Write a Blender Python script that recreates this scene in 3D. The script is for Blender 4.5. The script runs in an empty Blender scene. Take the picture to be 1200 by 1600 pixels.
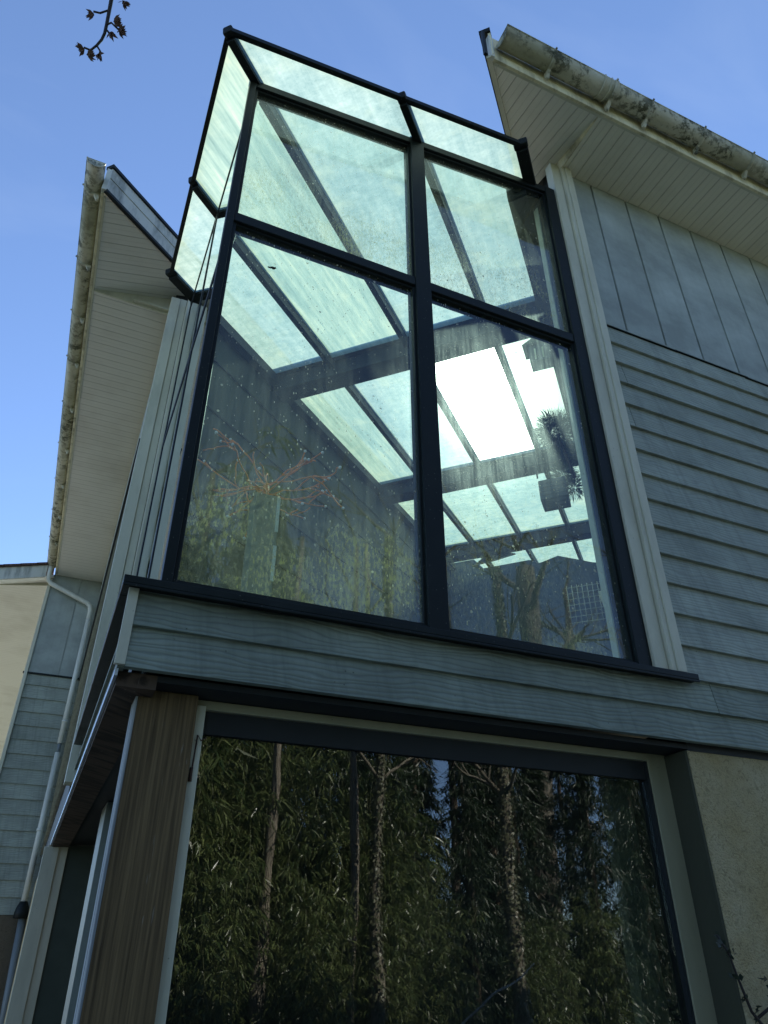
import bpy, math, random
import numpy as np
from mathutils import Vector, Matrix, noise
R = math.radians
random.seed(7)
SC = bpy.context.scene
COL = SC.collection

# ------------------------------------------------------------------ camera, sky, sun, exposure
def camera():
    f, p, yaw, roll = 1118.3, .5536, .42068, .003
    fw = Vector((math.sin(yaw)*math.cos(p), math.cos(yaw)*math.cos(p), math.sin(p)))
    r = Vector((math.cos(yaw), -math.sin(yaw), 0)); d = fw.cross(r)
    c, s = math.cos(roll), math.sin(roll)
    r2 = c*r+s*d; d2 = -s*r+c*d
    m = Matrix((( r2.x, -d2.x, -fw.x), (r2.y, -d2.y, -fw.y), (r2.z, -d2.z, -fw.z))).to_4x4()
    m.translation = Vector((-.234, -2.4, 1.6))
    cam = bpy.data.cameras.new('camera'); o = bpy.data.objects.new('camera', cam); COL.objects.link(o)
    o.matrix_world = m
    cam.sensor_fit = 'HORIZONTAL'; cam.sensor_width = 36; cam.lens = f/1200*36
    cam.clip_end = 2000; cam.clip_start = .02
    SC.camera = o
camera()
SUN_AZ, SUN_EL = R(35.5), R(40.5)          # azimuth from +Y towards +X
w = bpy.data.worlds.new('World'); SC.world = w; w.use_nodes = True
nt = w.node_tree; nt.nodes.clear()
sky = nt.nodes.new('ShaderNodeTexSky'); sky.sky_type = 'NISHITA'; sky.sun_disc = False
sky.sun_elevation = SUN_EL; sky.sun_rotation = SUN_AZ
sky.air_density = .61; sky.dust_density = 0; sky.ozone_density = 2.6; sky.altitude = 0
bg = nt.nodes.new('ShaderNodeBackground'); bg.inputs[1].default_value = .15
wo = nt.nodes.new('ShaderNodeOutputWorld')
# faint high wisps of cirrus
tcw = nt.nodes.new('ShaderNodeTexCoord'); mpw = nt.nodes.new('ShaderNodeMapping'); mpw.inputs['Scale'].default_value = (1.2, 5.0, 1.6); mpw.inputs['Rotation'].default_value = (.3, .5, .9)
nzw = nt.nodes.new('ShaderNodeTexNoise'); nzw.inputs['Scale'].default_value = 1.6; nzw.inputs['Detail'].default_value = 6; nzw.inputs['Distortion'].default_value = .8
mrw = nt.nodes.new('ShaderNodeMapRange'); mrw.inputs[1].default_value = .5; mrw.inputs[2].default_value = .85; mrw.inputs[3].default_value = 0; mrw.inputs[4].default_value = .08
mxw = nt.nodes.new('ShaderNodeMix'); mxw.data_type = 'RGBA'; mxw.inputs[7].default_value = (3.4, 3.9, 4.4, 1)
nt.links.new(tcw.outputs['Generated'], mpw.inputs[0]); nt.links.new(mpw.outputs[0], nzw.inputs['Vector']); nt.links.new(nzw.outputs[0], mrw.inputs[0]); nt.links.new(mrw.outputs[0], mxw.inputs[0])
nt.links.new(sky.outputs[0], mxw.inputs[6]); nt.links.new(mxw.outputs[2], bg.inputs[0]); nt.links.new(bg.outputs[0], wo.inputs[0])
sl = bpy.data.lights.new('sun', 'SUN'); sl.energy = 5.0; sl.angle = R(.5); sl.color = (1, .95, .86)
so = bpy.data.objects.new('sun', sl); COL.objects.link(so)
sd = Vector((math.sin(SUN_AZ)*math.cos(SUN_EL), math.cos(SUN_AZ)*math.cos(SUN_EL), math.sin(SUN_EL)))
so.rotation_euler = sd.to_track_quat('Z', 'Y').to_euler(); so.location = sd*40
SC.view_settings.view_transform = 'Standard'; SC.view_settings.look = 'None'
SC.view_settings.exposure = 1.03; SC.view_settings.gamma = 1
SC.cycles.max_bounces = 14; SC.cycles.transparent_max_bounces = 24; SC.cycles.transmission_bounces = 10
SC.cycles.glossy_bounces = 5; SC.cycles.diffuse_bounces = 4

# ------------------------------------------------------------------ node helpers
class N:
    def __init__(s, name):
        s.m = bpy.data.materials.new(name); s.m.use_nodes = True
        s.t = s.m.node_tree; s.t.nodes.clear(); s.out = s.t.nodes.new('ShaderNodeOutputMaterial')
    def n(s, typ, **k):
        o = s.t.nodes.new('ShaderNode'+typ)
        for a, b in k.items(): setattr(o, a, b)
        return o
    def l(s, a, b): s.t.links.new(a, b)
    def put(s, sock, v):
        if isinstance(v, (int, float, tuple, list)):
            if isinstance(v, (tuple, list)) and len(v) == 3 and sock.type == 'RGBA': v = (*v, 1)
            sock.default_value = v
        else: s.l(v, sock)
    def coord(s): return s.n('TexCoord').outputs['Object']
    def mapping(s, v, scale=(1,1,1), loc=(0,0,0), rot=(0,0,0)):
        m = s.n('Mapping'); s.l(v, m.inputs[0]); s.put(m.inputs[1], loc); s.put(m.inputs[2], rot); s.put(m.inputs[3], scale); return m.outputs[0]
    def noise(s, v, scale=5, detail=4, rough=.55, dist=0, col=False):
        o = s.n('TexNoise'); s.l(v, o.inputs['Vector']); s.put(o.inputs['Scale'], scale); s.put(o.inputs['Detail'], detail)
        s.put(o.inputs['Roughness'], rough); s.put(o.inputs['Distortion'], dist); return o.outputs[1 if col else 0]
    def voro(s, v, scale=5, feature='F1', out=0, rnd=1):
        o = s.n('TexVoronoi', feature=feature); s.l(v, o.inputs['Vector']); s.put(o.inputs['Scale'], scale); s.put(o.inputs['Randomness'], rnd); return o.outputs[out]
    def math(s, op, a, b=0, c=0, clamp=False):
        o = s.n('Math', operation=op, use_clamp=clamp); s.put(o.inputs[0], a); s.put(o.inputs[1], b); s.put(o.inputs[2], c); return o.outputs[0]
    def ramp(s, v, pts):
        o = s.n('ValToRGB'); s.l(v, o.inputs[0]); e = o.color_ramp.elements
        while len(e) < len(pts): e.new(.5)
        for i, (p, c) in enumerate(pts):
            e[i].position = p; c = (c, c, c) if isinstance(c, (int, float)) else c; e[i].color = (*c, 1)
        return o.outputs[0]
    def mix(s, f, a, b, mode='MIX'):
        o = s.n('Mix', data_type='RGBA', blend_type=mode); s.put(o.inputs[0], f); s.put(o.inputs[6], a); s.put(o.inputs[7], b); return o.outputs[2]
    def range(s, v, a, b, c=0, d=1):
        o = s.n('MapRange'); s.l(v, o.inputs[0])
        for i, x in enumerate((a, b, c, d)): s.put(o.inputs[1+i], x)
        return o.outputs[0]
    def bump(s, h, strength=.3, dist=.01, normal=None):
        o = s.n('Bump'); s.l(h, o.inputs['Height']); s.put(o.inputs['Strength'], strength); s.put(o.inputs['Distance'], dist)
        if normal: s.l(normal, o.inputs['Normal'])
        return o.outputs[0]
    def bsdf(s, col, rough=.5, normal=None, spec=.5, metal=0):
        o = s.n('BsdfPrincipled'); s.put(o.inputs['Base Color'], col); s.put(o.inputs['Roughness'], rough); s.put(o.inputs['Metallic'], metal)
        s.put(o.inputs['Specular IOR Level'], spec)
        if normal: s.l(normal, o.inputs['Normal'])
        return o.outputs[0]
    def mixs(s, f, a, b):
        o = s.n('MixShader'); s.put(o.inputs[0], f); s.l(a, o.inputs[1]); s.l(b, o.inputs[2]); return o.outputs[0]
    def done(s, sh): s.l(sh, s.out.inputs[0]); return s.m
    def hv(s, v):      # vector (x+y, x-y, z): the first component runs along any wall
        sx = s.n('SeparateXYZ'); s.l(v, sx.inputs[0]); cx = s.n('CombineXYZ')
        s.l(s.math('ADD', sx.outputs[0], sx.outputs[1]), cx.inputs[0]); s.l(s.math('SUBTRACT', sx.outputs[0], sx.outputs[1]), cx.inputs[1]); s.l(sx.outputs[2], cx.inputs[2])
        return cx.outputs[0]
    def fres(s, f0, gain=1.0, cap=1.0):
        lw = s.n('LayerWeight'); s.put(lw.inputs[0], .5)
        return s.math('MINIMUM', s.math('MULTIPLY_ADD', s.math('POWER', lw.outputs['Facing'], 5), (1-f0)*gain, f0*gain), cap)
    def sep(s, v):
        o = s.n('SeparateXYZ'); s.l(v, o.inputs[0]); return o.outputs
    def attr(s, name='rnd'):
        o = s.n('Attribute'); o.attribute_name = name; return o.outputs['Fac']
    def offset(s, v, f, k=13.7):
        m = s.n('VectorMath', operation='MULTIPLY_ADD'); c = s.n('CombineXYZ')
        for i in range(3): s.l(f, c.inputs[i])
        s.l(c.outputs[0], m.inputs[0]); s.put(m.inputs[1], (k, k*.7, k*1.3)); s.l(v, m.inputs[2]); return m.outputs[0]

def m_siding(name, col, grain='Z', gs=.5):
    a = N(name); v = a.coord(); h = a.hv(v); h = a.offset(h, a.attr())
    sc = (.22, .02, 1) if grain == 'Z' else (1, 1, .12)
    g = a.mapping(h, sc)
    wv = a.n('TexWave', wave_type='BANDS', bands_direction='Z' if grain == 'Z' else 'X'); a.l(g, wv.inputs[0])
    a.put(wv.inputs['Scale'], 16 if grain == 'Z' else 6); a.put(wv.inputs['Distortion'], 15); a.put(wv.inputs['Detail'], 2.5); a.put(wv.inputs['Detail Scale'], .75)
    fine = a.noise(a.mapping(h, (2, 2, 60) if grain == 'Z' else (60, 60, 2)), 3, 4)
    hh = a.math('ADD', a.math('MULTIPLY', wv.outputs[1], .8), a.math('MULTIPLY', fine, .35))
    dirt = a.noise(a.mapping(h, (.8, .8, 1.6)), 2.2, 6, .65)
    c0 = a.mix(a.range(dirt, .35, .75), tuple(x*.74 for x in col), tuple(min(1, x*1.25) for x in col)); c0 = a.mix(a.range(a.attr(), 0, 1, 0, .40), c0, tuple(x*.7 for x in col))
    c1 = a.mix(a.range(wv.outputs[1], .0, .4, gs, 0), c0, tuple(x*.4 for x in col))
    spots = a.voro(v, 26, out=0); sm = a.math('MULTIPLY', a.range(spots, .10, .05), a.range(a.noise(v, 3, 2), .52, .62))
    c2 = a.mix(a.math('MULTIPLY', sm, .7), c1, (.012, .016, .016))
    gr = a.range(a.noise(a.mapping(h, (1.3, 1, .6)), 1.5, 4), .52, .8)
    c3 = a.mix(a.math('MULTIPLY', gr, .35), c2, (.09, .12, .085))
    dr = a.range(a.noise(a.mapping(a.hv(v), (15, 1, .55)), 1.6, 5, .6), .50, .74); c3 = a.mix(a.math('MULTIPLY', dr, .34), c3, (.07, .085, .07))
    if grain != 'Z':
        c3 = a.mix(a.math('MULTIPLY', a.range(a.noise(a.mapping(h, (9, 9, .35)), 2.2, 5, .6), .4, .8), .22), c0, tuple(x*.6 for x in col)); c3 = a.mix(a.math('MULTIPLY', gr, .25), c3, (.14, .15, .09))
    nm = a.bump(hh, gs, .006) if grain == 'Z' else a.bump(fine, .12, .003)
    return a.done(a.bsdf(c3, .62, nm, .35))
def m_paint(name, col, dirtcol=(.10, .11, .06), amt=.35, rough=.5, grain=.15, scale=3):
    a = N(name); v = a.coord(); h = a.hv(v)
    d = a.noise(a.mapping(h, (1, 1, .35)), scale, 6, .65)
    f = a.math('MULTIPLY', a.range(d, .46, .74), amt)
    c = a.mix(f, col, dirtcol)
    sp = a.voro(v, 34, out=0); sm = a.math('MULTIPLY', a.range(sp, .09, .05), a.range(a.noise(v, 4, 2), .5, .6))
    c = a.mix(a.math('MULTIPLY', sm, .75), c, (.03, .03, .02))
    nm = a.bump(a.noise(a.mapping(h, (8, 8, 2)), 9, 5), grain, .004)
    return a.done(a.bsdf(c, rough, nm, .4))
def m_soffit(name, col, axis):
    a = N(name); v = a.coord(); s = a.sep(v)[0 if axis == 'X' else 1]
    fr = a.math('FRACT', a.math('MULTIPLY', s, 10)); gro = a.range(a.math('ABSOLUTE', a.math('SUBTRACT', fr, .5)), .44, .5)
    fr2 = a.math('FRACT', a.math('MULTIPLY', s, 20)); gro2 = a.range(a.math('ABSOLUTE', a.math('SUBTRACT', fr2, .5)), .42, .5, 0, .35)
    g = a.math('MAXIMUM', gro, gro2)
    stain = a.range(a.noise(v, 1.3, 6, .6), .5, .85)
    c = a.mix(a.math('MULTIPLY', stain, .4), col, (.28, .24, .16))
    c = a.mix(a.math('MULTIPLY', g, .42), c, tuple(x*.35 for x in col))
    return a.done(a.bsdf(c, .42, a.bump(a.math('SUBTRACT', 1, g), .8, .006), .4))
def m_metal_dark(name, col=(.022, .032, .045), rough=.32):
    a = N(name); v = a.coord()
    f = a.range(a.noise(v, 3.5, 6, .6), .5, .8)
    sp = a.voro(v, 45, out=0); sm = a.math('MULTIPLY', a.range(sp, .10, .05), .6)
    c = a.mix(a.math('MULTIPLY', f, .3), col, (.04, .05, .05)); c = a.mix(sm, c, (.2, .21, .18))
    return a.done(a.bsdf(c, a.range(f, 0, 1, rough, rough+.25), a.bump(a.noise(v, 14, 4), .04, .003), .16))
def m_gutter():
    a = N('lichen_gutter'); v = a.coord()
    n1 = a.noise(v, 6, 8, .72, .6); n2 = a.noise(v, 24, 5, .7); n3 = a.noise(v, 2.0, 3)
    f = a.math('MULTIPLY', a.range(a.math('ADD', a.math('MULTIPLY', n1, .5), a.math('MULTIPLY', n2, .5)), .475, .555), .92)
    base = a.mix(a.range(n3, .4, .65), (.56, .54, .43), (.38, .37, .26)); f = a.math('MULTIPLY', f, a.range(a.noise(v, 3.1, 2), .36, .58, .15, 1))
    c = a.mix(f, base, (.045, .05, .025)); c = a.mix(a.range(n2, .60, .72, 0, .35), c, (.40, .40, .30))
    return a.done(a.bsdf(c, .75, a.bump(a.math('ADD', f, n2), .6, .005), .3))
def m_stucco(name, c1, c2):
    a = N(name); v = a.coord()
    n1 = a.noise(v, 34, 6, .75, 1.5); n2 = a.noise(v, 2.5, 4); n3 = a.voro(v, 130)
    c = a.mix(a.range(n2, .35, .7), c1, c2); c = a.mix(a.range(n1, .50, .66, 0, .6), c, tuple(x*.35 for x in c1))
    return a.done(a.bsdf(c, .9, a.bump(a.math('ADD', n1, a.math('MULTIPLY', n3, .5)), 1.0, .014), .15))
def m_wood(name, col, dark, axis=(1, 1, .05), bump=.35, wk=.5):
    a = N(name); v = a.coord(); h = a.hv(v)
    g = a.mapping(h, axis)
    wv = a.n('TexWave', wave_type='BANDS', bands_direction='X'); a.l(g, wv.inputs[0]); a.put(wv.inputs['Scale'], 9); a.put(wv.inputs['Distortion'], 14); a.put(wv.inputs['Detail'], 4); a.put(wv.inputs['Detail Scale'], .9)
    fine = a.noise(a.mapping(h, tuple(x*40 for x in axis)), 2, 5, .6)
    kn = a.noise(a.mapping(h, tuple(x*6 for x in axis)), 2.5, 5, .65, 1.2)
    f = a.math('ADD', a.math('MULTIPLY', wv.outputs[1], wk), a.math('ADD', a.math('MULTIPLY', fine, .45), a.math('MULTIPLY', kn, .55-wk)))
    c = a.mix(a.range(f, .28, .62), dark, col)
    fl = a.math('MULTIPLY', a.range(a.noise(a.mapping(h, (22, 22, 3.2)), 2.0, 3), .66, .70), a.range(a.noise(v, 2, 2), .5, .6))
    c = a.mix(a.math('MULTIPLY', fl, .5), c, (.30, .29, .25))
    return a.done(a.bsdf(c, .8, a.bump(f, bump, .006), .2))
def m_plain(name, col, rough=.6, spec=.3, metal=0):
    a = N(name); v = a.coord(); n = a.noise(v, 8, 4)
    c = a.mix(n, tuple(x*.75 for x in col), tuple(min(1, x*1.25) for x in col))
    return a.done(a.bsdf(c, rough, None, spec, metal))
def m_leaf(name, c1, c2, tr=.35, rough=.4):
    a = N(name); r = a.attr(); col = a.mix(r, c1, c2)
    oi = a.n('ObjectInfo').outputs['Random']
    col = a.mix(a.math('MULTIPLY', oi, .35), col, tuple(x*.5 for x in c1))
    d = a.bsdf(col, rough, None, .5); t = a.n('BsdfTranslucent'); a.l(col, t.inputs[0])
    return a.done(a.mixs(tr, d, t.outputs[0]))

def m_pane_wall(name='spattered_window_glass', hz=.46, ag=.40):
    """window pane: clear glass, reflecting, with dried drips, splashes and algae low down"""
    a = N(name); v = a.coord(); s = a.sep(v)
    wob = a.bump(a.noise(v, 1.6, 2), .02, .05)
    gl = a.n('BsdfGlossy'); a.put(gl.inputs['Roughness'], .0); a.l(wob, gl.inputs['Normal']); a.put(gl.inputs[0], (.9, .95, 1))
    tr = a.n('BsdfTransparent'); a.put(tr.inputs[0], (.88, .955, .94))
    fr = a.fres(.045, 1.35)
    streak = a.noise(a.mapping(v, (26, 26, 1.1)), 2, 5, .65)
    film = a.noise(v, 2.3, 5, .6)
    haze = a.math('MULTIPLY', a.range(film, .3, .8, .2, 1), a.range(streak, .35, .75, .3, 1))
    hgt = a.range(s[2], 1.5, .25, .38, 1); haze = a.math('MULTIPLY', haze, hgt)
    # speckles
    vo = a.n('TexVoronoi', feature='F1'); a.l(v, vo.inputs['Vector']); a.put(vo.inputs['Scale'], 24)
    rnd = a.sep(vo.outputs['Color'])[0]
    spk = a.math('LESS_THAN', vo.outputs['Distance'], a.range(rnd, .55, 1.0, 0, .17))
    vo2 = a.n('TexVoronoi', feature='F1'); a.l(a.mapping(v, (1, 1, .45)), vo2.inputs['Vector']); a.put(vo2.inputs['Scale'], 85)
    spk2 = a.math('LESS_THAN', vo2.outputs['Distance'], a.range(a.sep(vo2.outputs['Color'])[0], .45, 1.0, 0, .26))
    # algae crust near the bottom rail
    low = a.range(s[2], .78, .05, 0, 1)
    n1 = a.noise(a.mapping(v, (1, 1, .42)), 95, 5, .75); big = a.noise(v, 2.6, 3, .5)
    alg = a.math('MULTIPLY', a.range(n1, .44, .66), a.range(a.math('MULTIPLY', low, a.range(big, .36, .56)), .10, .55), clamp=True)
    clump = a.range(a.noise(v, 1.3, 3), .42, .60)
    spd = a.math('MULTIPLY', a.math('MAXIMUM', spk, a.math('MULTIPLY', spk2, .8)), a.math('ADD', .35, a.math('MULTIPLY', clump, .65)), clamp=True)
    dustf = a.math('ADD', a.math('MULTIPLY', haze, hz), a.math('MAXIMUM', a.math('MULTIPLY', spd, .8), a.math('MULTIPLY', alg, ag)), clamp=True)
    dcol = a.mix(alg, (.88, .86, .68), (.72, .72, .28))
    dt = a.n('BsdfTranslucent'); a.l(dcol, dt.inputs[0]); dd = a.n('BsdfDiffuse'); a.l(dcol, dd.inputs[0])
    dust = a.mixs(.3, dt.outputs[0], dd.outputs[0])
    body = a.mixs(dustf, tr.outputs[0], dust)
    # glare: the dust film scatters strong light forwards
    rf = a.n('BsdfRefraction'); a.put(rf.inputs['Roughness'], .62); a.put(rf.inputs['IOR'], 1.33); a.l(a.n('NewGeometry').outputs['Incoming'], rf.inputs['Normal'])
    body = a.mixs(a.math('MULTIPLY', haze, .07), body, rf.outputs[0])
    return a.done(a.mixs(fr, body, gl.outputs[0]))
def m_clear():
    a = N('clear_glass_face'); tr = a.n('BsdfTransparent'); a.put(tr.inputs[0], (.93, .975, .96))
    gl = a.n('BsdfGlossy'); a.put(gl.inputs['Roughness'], .0); fr = a.fres(.035, .9)
    return a.done(a.mixs(fr, tr.outputs[0], gl.outputs[0]))
def m_lowglass():
    a = N('dark_window_glass'); v = a.coord()
    wob = a.bump(a.noise(a.mapping(v, (1, 1, .5)), 2.2, 2), .035, .05)
    gl = a.n('BsdfGlossy'); a.put(gl.inputs['Roughness'], .0); a.l(wob, gl.inputs['Normal'])
    tr = a.n('BsdfTransparent'); a.put(tr.inputs[0], (.62, .68, .66))
    fr = a.fres(.085, 1.6)
    dt = a.n('BsdfDiffuse'); a.put(dt.inputs[0], (.4, .42, .4))
    body = a.mixs(a.math('MULTIPLY', a.noise(v, 3, 5), .02), tr.outputs[0], dt.outputs[0])
    return a.done(a.mixs(fr, body, gl.outputs[0]))
def m_roofpane(name, clean=0.0, st=.28, tone=(1, 1, 1)):
    """grimy roof glass: milky translucent film with mottling, brighter scatter towards the sun"""
    a = N(name); v = a.coord(); r = a.attr('rnd')
    vv = a.offset(v, r, 9.1)
    di = a.mapping(vv, (1, 1, 1), rot=(0, 0, R(-45)))
    streak = a.noise(a.mapping(di, (.8, 9, 1)), 2.2, 6, .65)
    mott = a.noise(a.mapping(di, (1, .55, 1)), 16, 6, .8); big = a.noise(vv, 1.1, 3)
    f = a.math('ADD', a.math('MULTIPLY', streak, st), a.math('ADD', a.math('MULTIPLY', mott, .70-st), a.math('MULTIPLY', big, .30)))
    col = a.ramp(f, [(.34, (.30, .42, .34)), (.44, (.44, .58, .48)), (.55, (.60, .72, .60)), (.68, (.86, .90, .66))])
    col = a.mix(1, col, tone, 'MULTIPLY'); col = a.mix(a.math('MULTIPLY', r, .28), col, (.30, .46, .44))
    blot = a.range(a.noise(a.mapping(di, (1, 1, 1)), 5, 5, .6), .52, .72); col = a.mix(a.math('MULTIPLY', blot, .35), col, (.80, .84, .55))
    tl = a.n('BsdfTranslucent'); a.l(col, tl.inputs[0])
    tr = a.n('BsdfTransparent'); a.put(tr.inputs[0], (.62, .86, .80))
    # forward scatter of the fine dust: a lobe round the straight-through direction
    rf = a.n('BsdfRefraction'); a.put(rf.inputs['Roughness'], .5+clean*.05); a.put(rf.inputs['IOR'], 1.33); a.put(rf.inputs[0], (.85, .97, .88))
    a.l(a.n('NewGeometry').outputs['Incoming'], rf.inputs['Normal'])
    b = a.mixs(a.range(f, .35, .7, .30, .12), tl.outputs[0], tr.outputs[0])
    b = a.mixs(.006+clean*.055, b, rf.outputs[0])
    gl = a.n('BsdfGlossy'); a.put(gl.inputs['Roughness'], .08); fr = a.fres(.04)
    spk = a.voro(v, 38); sp = a.math('MULTIPLY', a.range(spk, .12, .06), a.range(a.noise(v, 2, 2), .5, .6))
    dk = a.n('BsdfDiffuse'); a.put(dk.inputs[0], (.05, .07, .05))
    b = a.mixs(a.math('MULTIPLY', sp, .5), b, dk.outputs[0])
    return a.done(a.mixs(a.math('MULTIPLY', fr, .7), b, gl.outputs[0]))

M = dict(
    siding=m_siding('blue_grey_wood_grain_siding', (.345, .38, .32), 'Z', .34),
    siding_v=m_siding('blue_grey_vertical_board', (.37, .41, .375), 'X'),
    siding_band=m_siding('weathered_band_board', (.25, .29, .235), 'Z', .5),
    cream=m_paint('cream_painted_trim', (.58, .57, .44)), frame_cream_shaded=m_paint('shaded_cream_window_frame', (.30, .29, .19)),  # second cream is darkened to carry the recess shade on the frames
    cream_dirty=m_paint('stained_cream_fascia', (.74, .68, .45), (.09, .075, .035), .8, .6, .3, 5),
    grey_board=m_paint('grey_lichen_verge', (.56, .55, .46), (.09, .10, .08), .8, .6, .3, 7),
    soffit_x=m_soffit('cream_soffit_boards', (.70, .68, .55), 'X'),
    soffit_y=m_soffit('cream_soffit_boards_side', (.74, .73, .66), 'Y'),
    metal=m_metal_dark('dark_blue_grey_aluminium', (.012, .0165, .0165), .42),
    metal_in=m_metal_dark('dark_inner_aluminium', (.014, .022, .030), .5),
    gutter=m_gutter(),
    pipe=m_paint('white_plastic_pipe', (.62, .63, .56), (.2, .2, .14), .4, .4, .05),
    pipe_grey=m_paint('grey_plastic_pipe', (.16, .19, .2), (.05, .05, .05), .4, .4, .05),
    stucco=m_stucco('ochre_roughcast', (.50, .40, .20), (.60, .53, .34)),
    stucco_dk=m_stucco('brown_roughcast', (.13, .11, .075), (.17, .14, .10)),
    post=m_wood('brown_timber_post', (.185, .13, .065), (.038, .026, .014), (1.6, 1.6, .06), .6, .10),
    post_pale=m_wood('pale_weathered_timber', (.42, .45, .45), (.22, .24, .25)),
    beam=m_wood('dark_brown_beam', (.085, .06, .042), (.03, .022, .016), (.05, 1, 1)),
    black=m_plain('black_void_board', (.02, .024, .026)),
    inner=m_paint('grey_inner_wall', (.07, .085, .07), (.05, .055, .05), .5, .8, .1),
    inner_blue=m_paint('blue_inner_wall', (.07, .10, .16), (.05, .06, .07), .4, .7, .1),
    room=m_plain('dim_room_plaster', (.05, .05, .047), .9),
    floor=m_plain('floor_boards', (.11, .09, .065), .6),
    tile=m_wood('brown_roof_tile', (.13, .075, .06), (.05, .035, .03), (1, 1, 1)),
    flash=m_plain('zinc_strip', (.55, .6, .68), .35, .5, .6),
    pane=m_pane_wall(), pane_clean=m_pane_wall('cleaner_window_glass', .16, .30), clear=m_clear(), lowglass=m_lowglass(), roofpane=m_roofpane('grimy_roof_glass'), roofclean=m_roofpane('washed_roof_glass', .8), roofstreak=m_roofpane('streaked_roof_glass', 0, .6, (1, 1, .86)), roofspot=m_roofpane('spotted_roof_glass', 0, .12, (1, 1.02, .9)),
    copper=m_plain('copper_wire', (.85, .27, .08), .65, .3, 0), white=m_plain('white_ball', (.85, .86, .84), .4), strip=m_plain('pale_strip', (.7, .78, .72), .4),
    column=m_paint('grey_green_column', (.20, .23, .20), (.1, .11, .08), .3),
    bark=m_wood('brown_bark', (.16, .12, .085), (.05, .038, .028), (2, 2, .4), .8),
    barkpale=m_wood('pale_bark', (.30, .26, .20), (.10, .085, .065), (2, 2, .4), .8),
    trunkpale=m_wood('pale_ivy_trunk_bark', (.27, .24, .18), (.10, .085, .065), (2, 2, .4), .8),
    bud=m_plain('twig_bud', (.15, .085, .06)),
    twig=m_plain('dark_twig', (.03, .024, .022)),
    cane=m_plain('bamboo_cane', (.09, .10, .04), .5),
    bamboo=m_leaf('bamboo_leaf', (.04, .075, .02), (.26, .30, .11), .35, .3),
    ivy=m_leaf('ivy_leaf', (.07, .085, .035), (.24, .235, .14), .2),
    conifer=m_leaf('conifer_needle', (.018, .04, .014), (.045, .065, .022), .15),
    potleaf=m_leaf('house_plant_leaf', (.05, .08, .05), (.12, .14, .09), .3),
    vine=m_leaf('vine_leaf', (.02, .03, .018), (.035, .05, .03), .1),
    reveal_shade=m_paint('shade_toned_reveal', (.06, .062, .038), (.03, .035, .025), .5, .8, .4, 2), soffit_far=m_soffit('pale_soffit_boards', (.84, .84, .80), 'Y'),
    bounce_gravel=m_plain('bounce_ground_gravel', (.26, .25, .21), .95),
    dkgreen=m_plain('dark_green_panel', (.05, .066, .052), .7),
    ground=m_plain('ground_soil', (.09, .085, .055), .95), gravel=m_plain('gravel', (.46, .42, .34), .95),
    rust=m_plain('rust_iron', (.06, .035, .025), .8),
)
a = N('grass'); M['grass'] = a.done(a.bsdf(a.mix(a.noise(a.coord(), 1.5, 8, .7), (.035, .05, .015), (.08, .085, .035)), .9, a.bump(a.noise(a.coord(), 30, 4), .5, .03)))

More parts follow.
